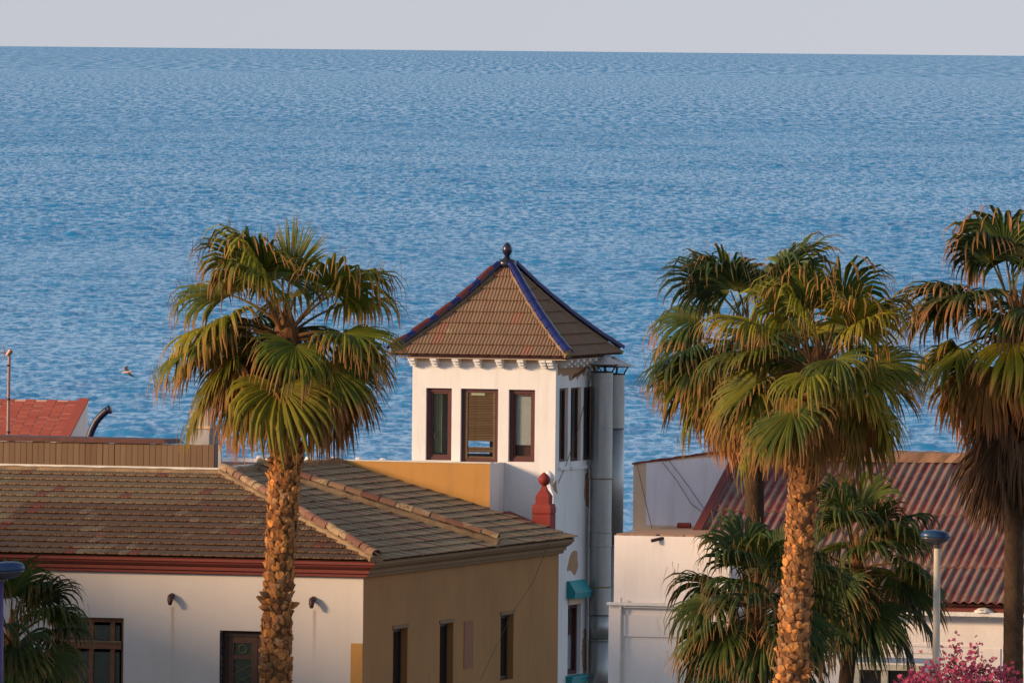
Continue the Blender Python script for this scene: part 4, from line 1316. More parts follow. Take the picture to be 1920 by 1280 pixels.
# gull
gl = MB(); prof = [(0.0, 0.0), (0.045, 0.03), (0.06, 0.1), (0.085, 0.2), (0.075, 0.36), (0.04, 0.5), (0.055, 0.58), (0.01, 0.64)]
gc = at(240, 697, 300.0)
def gull():
    mb = MB(); cols = []
    def ring(x, r, z0=0.0):
        return [(x, r * math.cos(k * PI / 4), z0 + r * 0.9 * math.sin(k * PI / 4)) for k in range(8)]
    st = [(-0.22, 0.012), (-0.19, 0.03), (-0.14, 0.045), (-0.05, 0.065), (0.08, 0.062), (0.18, 0.035), (0.24, 0.04), (0.3, 0.008)]
    vs = []
    for x, r in st: vs += ring(x, r)
    fs = [(i * 8 + k, i * 8 + (k + 1) % 8, (i + 1) * 8 + (k + 1) % 8, (i + 1) * 8 + k) for i in range(7) for k in range(8)]
    mb.add(vs, fs); cols += [(0.75, 0.55, 0.45, 1) if v[0] > -0.2 else (0.04, 0.03, 0.05, 1) for v in vs]
    for s in (-1, 1):
        w = [(-0.08, s * 0.05, 0.03), (0.1, s * 0.05, 0.03), (0.13, s * 0.28, 0.1), (-0.02, s * 0.28, 0.1), (0.02, s * 0.6, 0.04), (-0.1, s * 0.55, 0.04), (-0.16, s * 0.68, 0.0)]
        t_ = [(x, y, z - 0.012) for x, y, z in w]
        f = [(0, 1, 2, 3), (3, 2, 4, 5), (5, 4, 6)]
        mb.add(w + t_, f + [tuple(i + 7 for i in reversed(q_)) for q_ in f] + [(1, 0, 7, 8), (0, 3, 10, 7), (3, 5, 12, 10), (5, 6, 13, 12), (2, 1, 8, 9), (4, 2, 9, 11), (6, 4, 11, 13)])
        c_ = [(0.3, 0.27, 0.27, 1)] * 4 + [(0.15, 0.13, 0.15, 1)] * 2 + [(0.02, 0.02, 0.03, 1)]
        cols += c_ + c_
    mb.col = cols
    return mb
o = gull().build('gull', M['bird'], None, smooth=True)
o.scale = (0.52, 0.52, 0.45); o.location = gc; o.rotation_euler = (rad(22), rad(8), rad(172))
tag(o, 'pale gull gliding low over the sea left of the palm', 'bird')

# ------------------------------------------------------------------ right-hand house
YR0 = 225.0
KR = at(1760, 1126, YR0)
FR = Frame((KR.x, KR.y, 0), TH)
ZER = KR.z
TR = 0.50
rh = thing('house', 'low white house under a worn red corrugated roof, behind the palms', 'house', FR)
g0 = FR.onplane((0, 0, ZER), (0, -TR, 1), 1347, 935)
XG = g0.x
rg = FR.onplane((0, 0, ZER), (0, -TR, 1), 1740, 858)
RV = rg.y; ZRR = ZER + RV * TR
XR1 = 4.5
cosr = 1 / math.sqrt(1 + TR * TR); sinr = TR * cosr
LR = RV / cosr
rb_ = MB()
rb_.add([(XG, 0, ZER - 0.07), (XR1, 0, ZER - 0.07), (XR1, RV, ZRR - 0.07), (XG, RV, ZRR - 0.07)], [(0, 1, 2, 3)])
rb_.add([(XG, RV, ZRR - 0.07), (XR1, RV, ZRR - 0.07), (XR1, 2 * RV, ZER - 0.07), (XG, 2 * RV, ZER - 0.07)], [(0, 1, 2, 3)])
rroof = rb_.build('roof', M['sheath'], rh)
# one corrugated sheet: six waves wide
WAVE = 0.165; NW = 6
seamv = [0.0]
for py in (1061, 964):
    seamv.append(FR.onplane((0, 0, ZER), (0, -TR, 1), 1740, py).y / cosr)
seamv.append(LR)
def sheet_mesh(L, seed):
    rs = random.Random(seed)
    mb = MB(); n = NW * 8 + 4; vs = []; cols = []
    m_ = 4
    for j in range(m_ + 1):
        l = L * j / m_
        for i in range(n + 1):
            x = i * WAVE / 8
            c_ = math.cos(2 * PI * i / 8)
            vs.append((x, l, 0.021 * c_ + 0.02 * (1 - j / m_)))
            k = 0.5 + 0.5 * c_
            cols.append((k, k, k, 1))
    fs = [(j * (n + 1) + i, j * (n + 1) + i + 1, (j + 1) * (n + 1) + i + 1, (j + 1) * (n + 1) + i) for j in range(m_) for i in range(n)]
    b_ = len(vs)
    for i in range(n + 1):
        vs.append((i * WAVE / 8, 0.0, 0.021 * math.cos(2 * PI * i / 8) + 0.005)); cols.append((0, 0, 0, 1))
    fs += [(b_ + i, b_ + i + 1, i + 1, i) for i in range(n)]
    mb.add(vs, fs); mb.col = cols
    return mb.mesh('roof_sheet', M['corrugated'], smooth=True)
Rr = Matrix(((1, 0, 0), (0, cosr, -sinr), (0, sinr, cosr))).to_4x4()
rx = random.Random(21)
for j in range(3):
    l0, l1 = seamv[j] - 0.06, seamv[j + 1] + 0.1
    me = sheet_mesh(l1 - l0, j)
    x = XG; k = 0
    while x < XR1:
        m = Matrix.Translation((x, l0 * cosr - sinr * 0.0, ZER + l0 * sinr + 0.0)) @ Rr @ Matrix.Translation((0, 0, 0.006 * (k % 2) + 0.004 * j)) @ Matrix.Rotation(rx.uniform(-0.004, 0.004), 4, 'Z')
        link('roof_sheet', me, rroof, mat=m)
        x += NW * WAVE; k += 1
mortar_run(rroof, (XG - 0.05, RV, ZRR - 0.02), (XR1, RV, ZRR - 0.02), 0.24, 0.13, M['ridge'], rx, name='ridge_cap', down=0.06)
m = MB(); ww_ = 0.14
m.prism([(0, -0.09), (0, 0.06), (LR, 0.06), (LR, -0.09)], lambda l, h: (XG - ww_, l * cosr - sinr * h, ZER + l * sinr + cosr * h), lambda l, h: (XG + 0.02, l * cosr - sinr * h, ZER + l * sinr + cosr * h))
m.build('verge', M['red_trim'], rroof, label='dark red verge along the gable')
# walls
fg = lambda u, v, w: (u, 0.3 + w, v)
def rr(px0, px1, py0, py1):
    a = FR.on('y', 0.3, px0, py0); b = FR.on('y', 0.3, px1, py1)
    return a.x, b.x, b.z, a.z
DW = rr(1608, 1716, 1253, 1420)
m = MB(); walls(m, fg, XG + 0.02, XR1, 0, ZER - 0.2, [DW], 0.25)
m.build('wall', M['white'], rh)
m = MB()
m.add([(XG + 0.02, 0.56, 0), (XG + 0.02, 2 * RV - 0.3, 0), (XG + 0.02, 2 * RV - 0.3, ZER - 0.1), (XG + 0.02, RV, ZRR - 0.1), (XG + 0.02, 0.56, ZER - 0.1)], [(4, 3, 2, 1, 0)])
m.add([(XG + 0.02, 2 * RV - 0.3, 0), (XR1, 2 * RV - 0.3, 0), (XR1, 2 * RV - 0.3, ZER - 0.1), (XG + 0.02, 2 * RV - 0.3, ZER - 0.1)], [(0, 1, 2, 3)])
m.build('gable', M['beige'], rh)
zc1 = FR.on('y', 0.1, 1800, 1142).z; zc2 = FR.on('y', 0.1, 1800, 1152).z; zf0 = FR.on('y', 0.1, 1800, 1146).z
m = MB(); m.box(XG + 0.03, XR1, 0.12, 0.3, zf0, ZER - 0.03); m.build('fascia', M['red_trim'], rh, label='dark red band under the eaves')
m = MB(); m.box(XG + 0.03, XR1, -0.02, 0.299, zf0 - 0.075, zf0 - 0.002); m.box(XG + 0.03, XR1, 0.12, 0.299, zf0 - 0.12, zf0 - 0.076); m.build('ledge', M['ledge'], rh)
q_ = FR.on('y', -0.02, 1842, 1142); m = MB()
m.lathe([(0.18, 0), (0.17, 0.03), (0.1, 0.07), (0.02, 0.085)], (q_.x, 0.1, zf0 - 0.001), 14); m.build('render_lump', M['ledge'], rh)
# sunk line, pilaster
s0_ = rr(1560, 1832, 1206, 1208)
m = MB(); slab(m, fg, s0_[0], s0_[1], s0_[3] - 0.012, s0_[3] + 0.03, -0.022, -0.001); m.build('string_course', M['white'], rh)
s1_ = rr(1876, 1960, 1212, 1420)
m = MB(); walls(m, fg, XG + 0.05, XR1 - 0.05, 0.1, s0_[3] - 0.02, [(s1_[0], s1_[1], 0.1, s1_[3]), (DW[0] - 0.7, DW[1] + 0.3, 0.1, DW[3] + 0.3)], 0.02, back=False)
for i in range(len(m.v)): m.v[i] = (m.v[i][0], m.v[i][1] - 0.02, m.v[i][2])
m.build('lower_plaster', M['white'], rh)
bt = rr(1594, 1747, 1230, 1243)
m = MB(); slab(m, fg, bt[0], bt[1], bt[2], bt[3], -0.012, -0.001)
slab(m, fg, bt[0], bt[0] + 0.1, 0.1, bt[2] - 0.001, -0.012, -0.001); slab(m, fg, bt[1] - 0.14, bt[1], 0.1, bt[2] - 0.001, -0.012, -0.001)
m.build('painted_band', M['blue_trim'], rh, label='blue painted band round the window')
w = frame_mb(MB(), fg, DW[0] - 0.06, DW[1] + 0.1, DW[2], DW[3] + 0.09, 0.1, -0.03, 0.08)
um = FR.on('y', 0.3, 1658, 1270).x
slab(w, fg, um - 0.06, um + 0.06, DW[2], DW[3] - 0.011, 0.0, 0.07)
w = w.build('window', M['cream'], rh, label='cream framed window with two dark panes')
for (a_, b_) in ((DW[0] + 0.04, um - 0.06), (um + 0.06, DW[1] - 0.0)):
    m = MB(); slab(m, fg, a_, b_, DW[2], DW[3] - 0.01, 0.09, 0.1); m.build('pane', M['glass_dark'], w)
m = MB(); m.box(XG + 0.2, XR1 - 0.2, 0.9, 2 * RV - 0.6, 0.05, ZER - 0.4); m.build('interior', M['dark'], rh)  # near-black fill, painted as the dark behind the window

# white entrance block in front of its gable
a = FR.on('y', -0.32, 1152, 1003); b = FR.on('y', -0.32, 1368, 1010)
wb = thing('annex', 'plain white flat-roofed annex block left of the corrugated roof', 'annex', FR)
XA0, XA1, ZA = a.x, b.x, a.z
yb = FR.on('z', ZA, 1240, 991).y
YA0, YA1 = -0.32, max(yb, 1.2)
m = MB(); m.box(XA0, XA1, YA0, YA1, 0, ZA); m.build('block', M['white'], wb)
m = MB(); rpp = random.Random(2); n = 40; vs = []
for i in range(n + 1):
    x = XA0 + (XA1 - XA0) * i / n
    vs += [(x, YA0 + 0.02 + abs(rpp.gauss(0, 0.05)), ZA + 0.004), (x, YA1 - 0.002, ZA + 0.004), (x, YA0 + 0.1, ZA + 0.03), (x, YA1 - 0.002, ZA + 0.03)]
m.add(vs, [(4 * i + 2, 4 * i + 6, 4 * i + 7, 4 * i + 3) for i in range(n)] + [(4 * i, 4 * i + 4, 4 * i + 6, 4 * i + 2) for i in range(n)])
m.build('roof_screed', M['patch'], wb)
zl = FR.on('y', YA0, 1200, 1131).z
xe = FR.on('y', YA0, 1142, 1131).x
m = MB(); m.box(xe, XA1, YA0 - 0.14, YA0 - 0.001, zl - 0.03, zl + 0.02); m.box(xe + 0.03, XA1, YA0 - 0.09, YA0 - 0.001, zl - 0.07, zl - 0.031)
m.build('ledge', M['ledge'], wb)
xp = FR.on('y', YA0, 1165, 1200).x
m = MB(); m.box(XA0 - 0.07, xp, YA0 - 0.07, YA0 - 0.001, 0, zl - 0.071); m.build('pilaster', M['white'], wb)
a2 = FR.on('y', YA0, 1170, 1192)
m = MB(); fa2 = lambda u, v, w: (u, YA0 - 0.03 + w, v)
walls(m, fa2, xp + 0.002, XA1, 0.0, zl - 0.2, [(a2.x, XA1 - 0.2, 0.0, a2.z)], 0.029, back=False); m.build('panel_surround', M['white'], wb)
cxp = FR.on('y', YA0 - 0.1, 1164, 1130).x
m = MB(); m.tube([(cxp, YA0 - 0.1, 0.1), (cxp, YA0 - 0.1, zl + 0.1)], 0.022, 8); m.build('conduit', M['white_metal'], wb)
q_ = FR.on('y', YA0, 1231, 1011)
m = MB(); m.tube([(q_.x + 0.12, YA0 + 0.02, q_.z + 0.03), (q_.x - 0.06, YA0 - 0.12, q_.z - 0.02)], 0.03, 8); m.build('water_spout', M['spout'], wb)
q_ = FR.on('z', ZA + 0.03, 1244, 994)
m = MB(); m.tube([(q_.x - 0.12, YA1 - 0.15, ZA + 0.07), (q_.x + 0.12, YA1 - 0.15, ZA + 0.07)], 0.055, 8); m.build('cap_tile', M['red_paint'], wb)

# beige wall behind the annex with a grey-blue panel
yB = RV + 0.1
bw = thing('boundary_wall', 'beige wall with a grey-blue panel and sloping red coping behind the annex', 'wall', FR)
def bp(px, py): q = FR.on('y', yB, px, py); return (q.x, q.z)
p0, p3 = bp(1187, 1010), bp(1187, 869)
p2 = bp(1392, 843); p2 = (XG - 0.16, p2[1]); p1 = (XG - 0.16, p0[1])
p0 = (p0[0], 0.0); p1 = (p1[0], 0.0)
m = MB(); m.prism([p0, p1, p2, p3], lambda x, z: (x, yB + 0.02, z), lambda x, z: (x, yB + 0.3, z)); m.build('wall', M['beige'], bw)
q0, q1, q2, q3 = bp(1211, 984), bp(1390, 984), bp(1330, 852.5), bp(1211, 867.5)
q1 = (p1[0] - 0.01, q0[1]); q2 = (p2[0] - 0.01, p2[1] - 0.1)
m = MB(); m.prism([q0, q1, q2, q3], lambda x, z: (x, yB + 0.012, z), lambda x, z: (x, yB + 0.02, z)); m.build('panel', M['lavender'], bw)
rq = random.Random(7); m = MB(); vs = []; n = 30
for i in range(n + 1):
    x = p3[0] - 0.02 + (p2[0] - p3[0]) * i / n; z = p3[1] + (p2[1] - p3[1]) * i / n
    d0 = rq.uniform(0.008, 0.03); d1 = rq.uniform(0.015, 0.03)
    vs += [(x, yB - 0.01, z - d0), (x, yB - 0.01, z + d1), (x, yB + 0.32, z + d1), (x, yB + 0.32, z - d0)]
m.add(vs, [(4 * i + k, 4 * i + (k + 1) % 4, 4 * i + 4 + (k + 1) % 4, 4 * i + 4 + k) for i in range(n) for k in range(4)] + [(3, 2, 1, 0), (4 * n, 4 * n + 1, 4 * n + 2, 4 * n + 3)])
m.build('coping', M['red_trim'], bw)

# cables
def cable(frame, axis, val, pts, label, r=0.005, sag=0.0):
    P = [frame.w(frame.on(axis, val, *q_)) for q_ in pts]
    m = MB(); m.tube(P, r, 5)
    o = m.build('cable', M['cable']); tag(o, label, 'cable', 'thin wall cables')
cable(FR, 'y', yB - 0.02, [(1194, 870), (1206, 920), (1216, 965), (1224, 996)], 'thin cable slanting down the left edge of the beige wall')
cable(FR, 'y', yB - 0.02, [(1242, 866), (1270, 902), (1296, 944), (1320, 962)], 'lower of two cables crossing the grey-blue panel')
cable(FR, 'y', yB - 0.02, [(1255, 864), (1290, 910), (1326, 962)], 'upper of two cables crossing the grey-blue panel')
cable(FT, 'x', S2 + 0.02, [(1108, 705), (1085, 800), (1062, 870), (1047, 905)], 'thin cable running down beside the tower side windows', 0.006)
cable(FL, 'x', -WB + 0.4, [(1040, 990), (1000, 1090), (960, 1150), (900, 1275)], 'faint cable slanting across the ochre side wall', 0.005)

# ------------------------------------------------------------------ unseen blocks added on the left to keep the low fronts in evening shade
def add_shade_block(label, x0, x1, y0, y1, h, mat, seed):
    t = thing('shade_block', label, 'house', loc=(x0, y0, 0))
    W_, D_ = x1 - x0, y1 - y0
    fe = lambda u, v, w: (W_ - w, u, v)
    n = int(D_ // 2.6); holes = []
    for f in range(int(h // 3)):
        for i in range(n):
            u = (i + 0.5) * D_ / n
            holes.append((u - 0.5, u + 0.5, f * 3 + 0.9, f * 3 + 2.3))
    m = MB(); walls(m, fe, 0, D_, 0, h, holes, 0.25, ends=False)
    m.add([(0, 0, 0), (W_, 0, 0), (W_, 0, h), (0, 0, h)], [(0, 1, 2, 3)]); m.add([(0, D_, 0), (W_, D_, 0), (W_, D_, h), (0, D_, h)], [(3, 2, 1, 0)])
    m.add([(0, 0, 0), (0, D_, 0), (0, D_, h), (0, 0, h)], [(3, 2, 1, 0)])
    m.build('wall', mat, t)
    m = MB(); m.box(-0.15, W_ + 0.15, -0.15, D_ + 0.15, h + 0.002, h + 0.22); m.build('roof', M['patch'], t)
    for (a, b, c, d) in holes:
        w = frame_mb(MB(), fe, a + 0.002, b - 0.002, c + 0.002, d - 0.002, 0.07, 0.12, 0.18).build('window', M['wood'], t)
        m = MB(); slab(m, fe, a + 0.07, b - 0.07, c + 0.07, d - 0.07, 0.145, 0.15); m.build('pane', M['glass_dark'], w)
add_shade_block('white shade-casting block added out of view on the left', -27, -20, 229, 243.5, 6.4, M['white'], 1)
add_shade_block('beige shade-casting block added out of view, nearer on the left', -24, -15, 207.6, 221.0, 8.3, M['beige'], 2)

# ------------------------------------------------------------------ street lamps
def lamp(label, px, py, Y, polemat, tilt=0.0, s=1.0, hoff=-0.035):
    c = at(px, py, Y)
    t = thing('street_lamp', label, 'street lamp', loc=(c.x, c.y, 0.12), group='street lamps along the pavement')
    z = c.z - 0.12
    m = MB(); m.tube([(0, 0, 0), (0, 0, z - 0.1)], [0.075 * s, 0.056 * s], 14); m.build('pole', M[polemat], t, smooth=True)
    m = MB(); m.lathe([(0.09, 0), (0.09, 0.25), (0.078, 0.27)], (0, 0, 0), 14); m.build('pole_base', M[polemat], t)
    hx = hoff * s
    m = MB(); prof = [(0.245, 0.0), (0.252, 0.02), (0.248, 0.05), (0.22, 0.09), (0.15, 0.118), (0.06, 0.128), (0.005, 0.13)]
    m.lathe([(r_ * s, zz_ * s) for r_, zz_ in prof], (0, 0, 0), 20)
    o = m.build('lamp_head', M['lamp_blue'], t, smooth=True); o.location = (hx, 0, z - 0.02); o.rotation_euler = (0, tilt, 0); o.scale = (1, 0.75, 1)
    m = MB(); m.lathe([(0.07 * s, -0.11 * s), (0.16 * s, -0.085 * s), (0.235 * s, -0.03 * s), (0.243 * s, -0.002)], (0, 0, 0), 20)
    o = m.build('lamp_bowl', M['lamp_glass'], t, smooth=True); o.location = (hx, 0, z - 0.02); o.rotation_euler = (0, tilt, 0); o.scale = (1, 0.75, 1)
    m = MB(); m.tube([(0, 0, z - 0.2), (0, 0, z - 0.09)], 0.064 * s, 12); m.build('collar', M['lamp_glass'], t)
lamp('cream street lamp with a flat blue head before the corrugated roof', 1757.5, 1005, 214.0, 'pole', 0.05)
lamp('street lamp with blue head cut by the left picture edge', -1, 1068, 221.0, 'pole_purple', -0.08, 1.3, 0.09)

# ------------------------------------------------------------------ palms
def lerp3(a, b, f): return tuple(a[i] + (b[i] - a[i]) * f for i in range(3))
GREEN = [(0.16, 0.16, 0.011), (0.055, 0.082, 0.014), (0.26, 0.22, 0.014), (0.095, 0.12, 0.012)]
SHADE = [(0.032, 0.06, 0.016), (0.045, 0.07, 0.014), (0.026, 0.05, 0.02), (0.075, 0.1, 0.016)]  # darker copy of the leaf greens, shade painted into the fronds
YOUNG = [(0.19, 0.18, 0.016), (0.15, 0.155, 0.018)]
OLD = [(0.2, 0.125, 0.016), (0.15, 0.13, 0.014), (0.24, 0.12, 0.03)]
TAN = (0.42, 0.17, 0.06)
BROWN = (0.15, 0.08, 0.042)
def frond_mesh(kind0, elev, seed, Lp=0.92, R=1.22, nseg=38, lod=7):
    kind = 'green' if kind0 == 'shade' else kind0
    r_ = random.Random(seed)
    mb = MB(); cols = []
    e = rad(elev)
    d = Vector((math.cos(e), 0, math.sin(e)))
    # petiole
    n = 5; pts = [Vector((0, 0, 0))]; cur = d.copy()
    grav = {'young': 0.02, 'green': 0.10, 'old': 0.16, 'dead': 0.25}[kind]
    tw = r_.uniform(-0.15, 0.15)
    for i in range(n):
        cur = (cur + Vector((0, 0, -grav)) + Vector((0, tw * 0.15, 0))).normalized()
        pts.append(pts[-1] + cur * (Lp / n))
    nv = len(mb.v); mb.tube(pts, [0.032, 0.024, 0.02, 0.018, 0.016, 0.013], 5, caps=False)
    pc = {'young': (0.12, 0.12, 0.02), 'green': (0.12, 0.085, 0.025), 'old': (0.14, 0.07, 0.03), 'dead': BROWN}[kind]
    cols += [(*lerp3((0.16, 0.07, 0.03), pc, min(1, (i // 5) / 3)), 1) for i in range(len(mb.v) - nv)]
    Hh = pts[-1]; dd = cur.copy()
    side = Vector((0, 0, 1)).cross(dd)
    if side.length < 0.1: side = Vector((0, 1, 0))
    side.normalize()
    drop = rad({'young': 0, 'green': r_.uniform(-4, 20), 'old': r_.uniform(30, 62), 'dead': 5}[kind])
    dd = (Matrix.Rotation(drop, 3, side) @ dd).normalized()
    roll = r_.uniform(-0.35, 0.35)
    side = (Matrix.Rotation(roll, 3, dd) @ side)
    nrm = dd.cross(side).normalized()
    if nrm.z < 0 and elev > -40: nrm = -nrm
    amax = rad({'young': r_.uniform(35, 60), 'green': r_.uniform(95, 125), 'old': r_.uniform(65, 100), 'dead': r_.uniform(30, 60)}[kind])
    cup = {'young': 0.25, 'green': r_.uniform(0.05, 0.3), 'old': -0.1, 'dead': 0.2}[kind]
    droop = {'young': 0.04, 'green': r_.uniform(0.3, 0.62), 'old': 0.45, 'dead': 0.4}[kind]
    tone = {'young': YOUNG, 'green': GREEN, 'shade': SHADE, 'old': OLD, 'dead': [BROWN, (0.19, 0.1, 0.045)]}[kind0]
    base = r_.choice(tone)
    tipstart = {'young': 0.9, 'green': r_.uniform(0.62, 0.9), 'old': r_.uniform(0.5, 0.78), 'dead': 0.1}[kind]
    da = 2 * amax / nseg
    for k in range(nseg):
        a = -amax + da * (k + 0.5) + r_.uniform(-0.15, 0.15) * da
        u = (dd * math.cos(a) + side * math.sin(a) + nrm * cup * abs(math.sin(a / 1.6))).normalized()
        L = R * (1 - 0.38 * (abs(a) / rad(120)) ** 1.5) * r_.uniform(0.86, 1.08)
        wd = (-dd * math.sin(a) + side * math.cos(a)).normalized()
        nn = u.cross(wd).normalized()
        pos = Hh + u * 0.03
        cdir = u.copy()
        nv = len(mb.v)
        pos_l = []
        brk = r_.uniform(0.46, 0.68)
        dk = droop * r_.uniform(0.6, 1.5)
        vs = []
        segc = lerp3(base, r_.choice(tone), 0.5)
        shade = r_.uniform(0.82, 1.15)
        bent = r_.random() < 0.12 and kind != 'young'
        for j in range(lod):
            t_ = j / (lod - 1)
            if t_ < brk: w_ = L * t_ * da * 0.52 + 0.006
            else: w_ = (L * brk * da * 0.52 + 0.006) * max(0.0, (1 - (t_ - brk) / (1 - brk))) ** 0.8 * 0.74 + 0.003
            hh = w_ * 0.55
            wdir = (wd - cdir * wd.dot(cdir)).normalized()
            nj = cdir.cross(wdir).normalized()
            if nj.dot(nrm) < 0: nj = -nj
            vs += [pos - wdir * w_ - nj * hh * 0.5, pos + nj * hh * 0.5, pos + wdir * w_ - nj * hh * 0.5]
            f = max(0.0, min(1.0, (t_ - tipstart) / 0.25))
            c_ = lerp3(lerp3(base, segc, 0.7), TAN if kind != 'dead' else BROWN, f * 0.9)
            if t_ < 0.15 and kind == 'green': c_ = lerp3((0.14, 0.14, 0.02), c_, t_ / 0.15)
            c_ = tuple(x * shade for x in c_)
            cols += [(*c_, 1)] * 3
            g_ = dk * (t_ * 1.25) ** 2 * 2.1 + (dk * 1.1 * (t_ - brk) / (1 - brk) if t_ > brk else 0.0)
            if bent and t_ > brk: g_ += 0.9
            cdir = (cdir + Vector((0, 0, -g_)) + Vector((r_.uniform(-1, 1), r_.uniform(-1, 1), 0)) * 0.04).normalized()
            pos = pos + cdir * (L / (lod - 1))
        fs = []
        for j in range(lod - 1):
            fs += [(3 * j, 3 * j + 1, 3 * j + 4, 3 * j + 3), (3 * j + 1, 3 * j + 2, 3 * j + 5, 3 * j + 4)]
        mb.add(vs, fs)
    # loose threads hanging from the lamina
    if kind in ('green', 'old'):
        for k in range(15):
            a = r_.uniform(-amax, amax)
            u = (dd * math.cos(a) + side * math.sin(a)).normalized()
            q0 = Hh + u * R * r_.uniform(0.55, 0.8)
            ln = r_.uniform(0.25, 0.6)
            o_ = Vector((r_.uniform(-0.05, 0.05), r_.uniform(-0.05, 0.05), 0))
            vs = [q0, q0 + Vector((0.006, 0.006, 0)), q0 + o_ + Vector((0.005, 0.0, -ln * 0.5)), q0 + o_ + Vector((0, 0, -ln * 0.5)), q0 + o_ * 1.5 + Vector((0, 0, -ln))]
            mb.add(vs, [(0, 1, 2, 3), (3, 2, 4)])
            cols += [(*lerp3(base, TAN, 0.6), 1)] * 5
    mb.col = cols
    return mb.mesh('frond', M['frond'])

LIB = {}
def lib(kind, elev, i):
    key = (kind, elev, i)
    if key not in LIB:
        LIB[key] = frond_mesh(kind, elev, ('young', 'green', 'old', 'dead', 'shade').index(kind) * 7919 + (elev + 90) * 31 + i * 1009)
    return LIB[key]

def boot_mesh(seed, stub=False):
    r_ = random.Random(seed)
    w, h, o = r_.uniform(0.08, 0.13), r_.uniform(0.13, 0.21), (r_.uniform(0.03, 0.075) if not stub else 0.2)
    j = lambda s: r_.uniform(-s, s) * 1.8
    vs = [(0.0, -w, 0.0 + j(0.02)), (0.0, w, 0.0 + j(0.02)), (0.022, 0.0, -0.05 + j(0.015)),
          (o * 0.75 + j(0.012), -w * 0.62, h * 0.5 + j(0.02)), (o + j(0.02), j(0.02), h * 0.62 + j(0.02)), (o * 0.75 + j(0.012), w * 0.62, h * 0.5 + j(0.02)),
          (0.0, -w * 0.7, h * 0.62), (0.0, w * 0.7, h * 0.62), (0.0, 0, h * 0.7), (o * 0.55, 0, h * 0.12)]
    fs = [(2, 9, 3, 0), (2, 1, 5, 9), (9, 4, 3), (9, 5, 4), (0, 3, 6), (1, 7, 5), (3, 4, 8, 6), (4, 5, 7, 8)]
    mb = MB(); mb.add(vs, fs)
    b_ = r_.choice([(0.54, 0.205, 0.05), (0.42, 0.16, 0.042), (0.55, 0.25, 0.08), (0.27, 0.1, 0.034), (0.3, 0.17, 0.09)])
    e_ = lerp3(b_, (0.45, 0.27, 0.11), 0.4)
    dk = (0.13, 0.055, 0.024)
    mb.col = [(*c_, 1) for c_ in (dk, dk, b_, e_, e_, e_, dk, dk, dk, b_)]
    return mb.mesh('leaf_base', M['boot'])
BOOTS = [boot_mesh(s) for s in range(14)]
STUBS = [boot_mesh(s + 50, True) for s in range(4)]

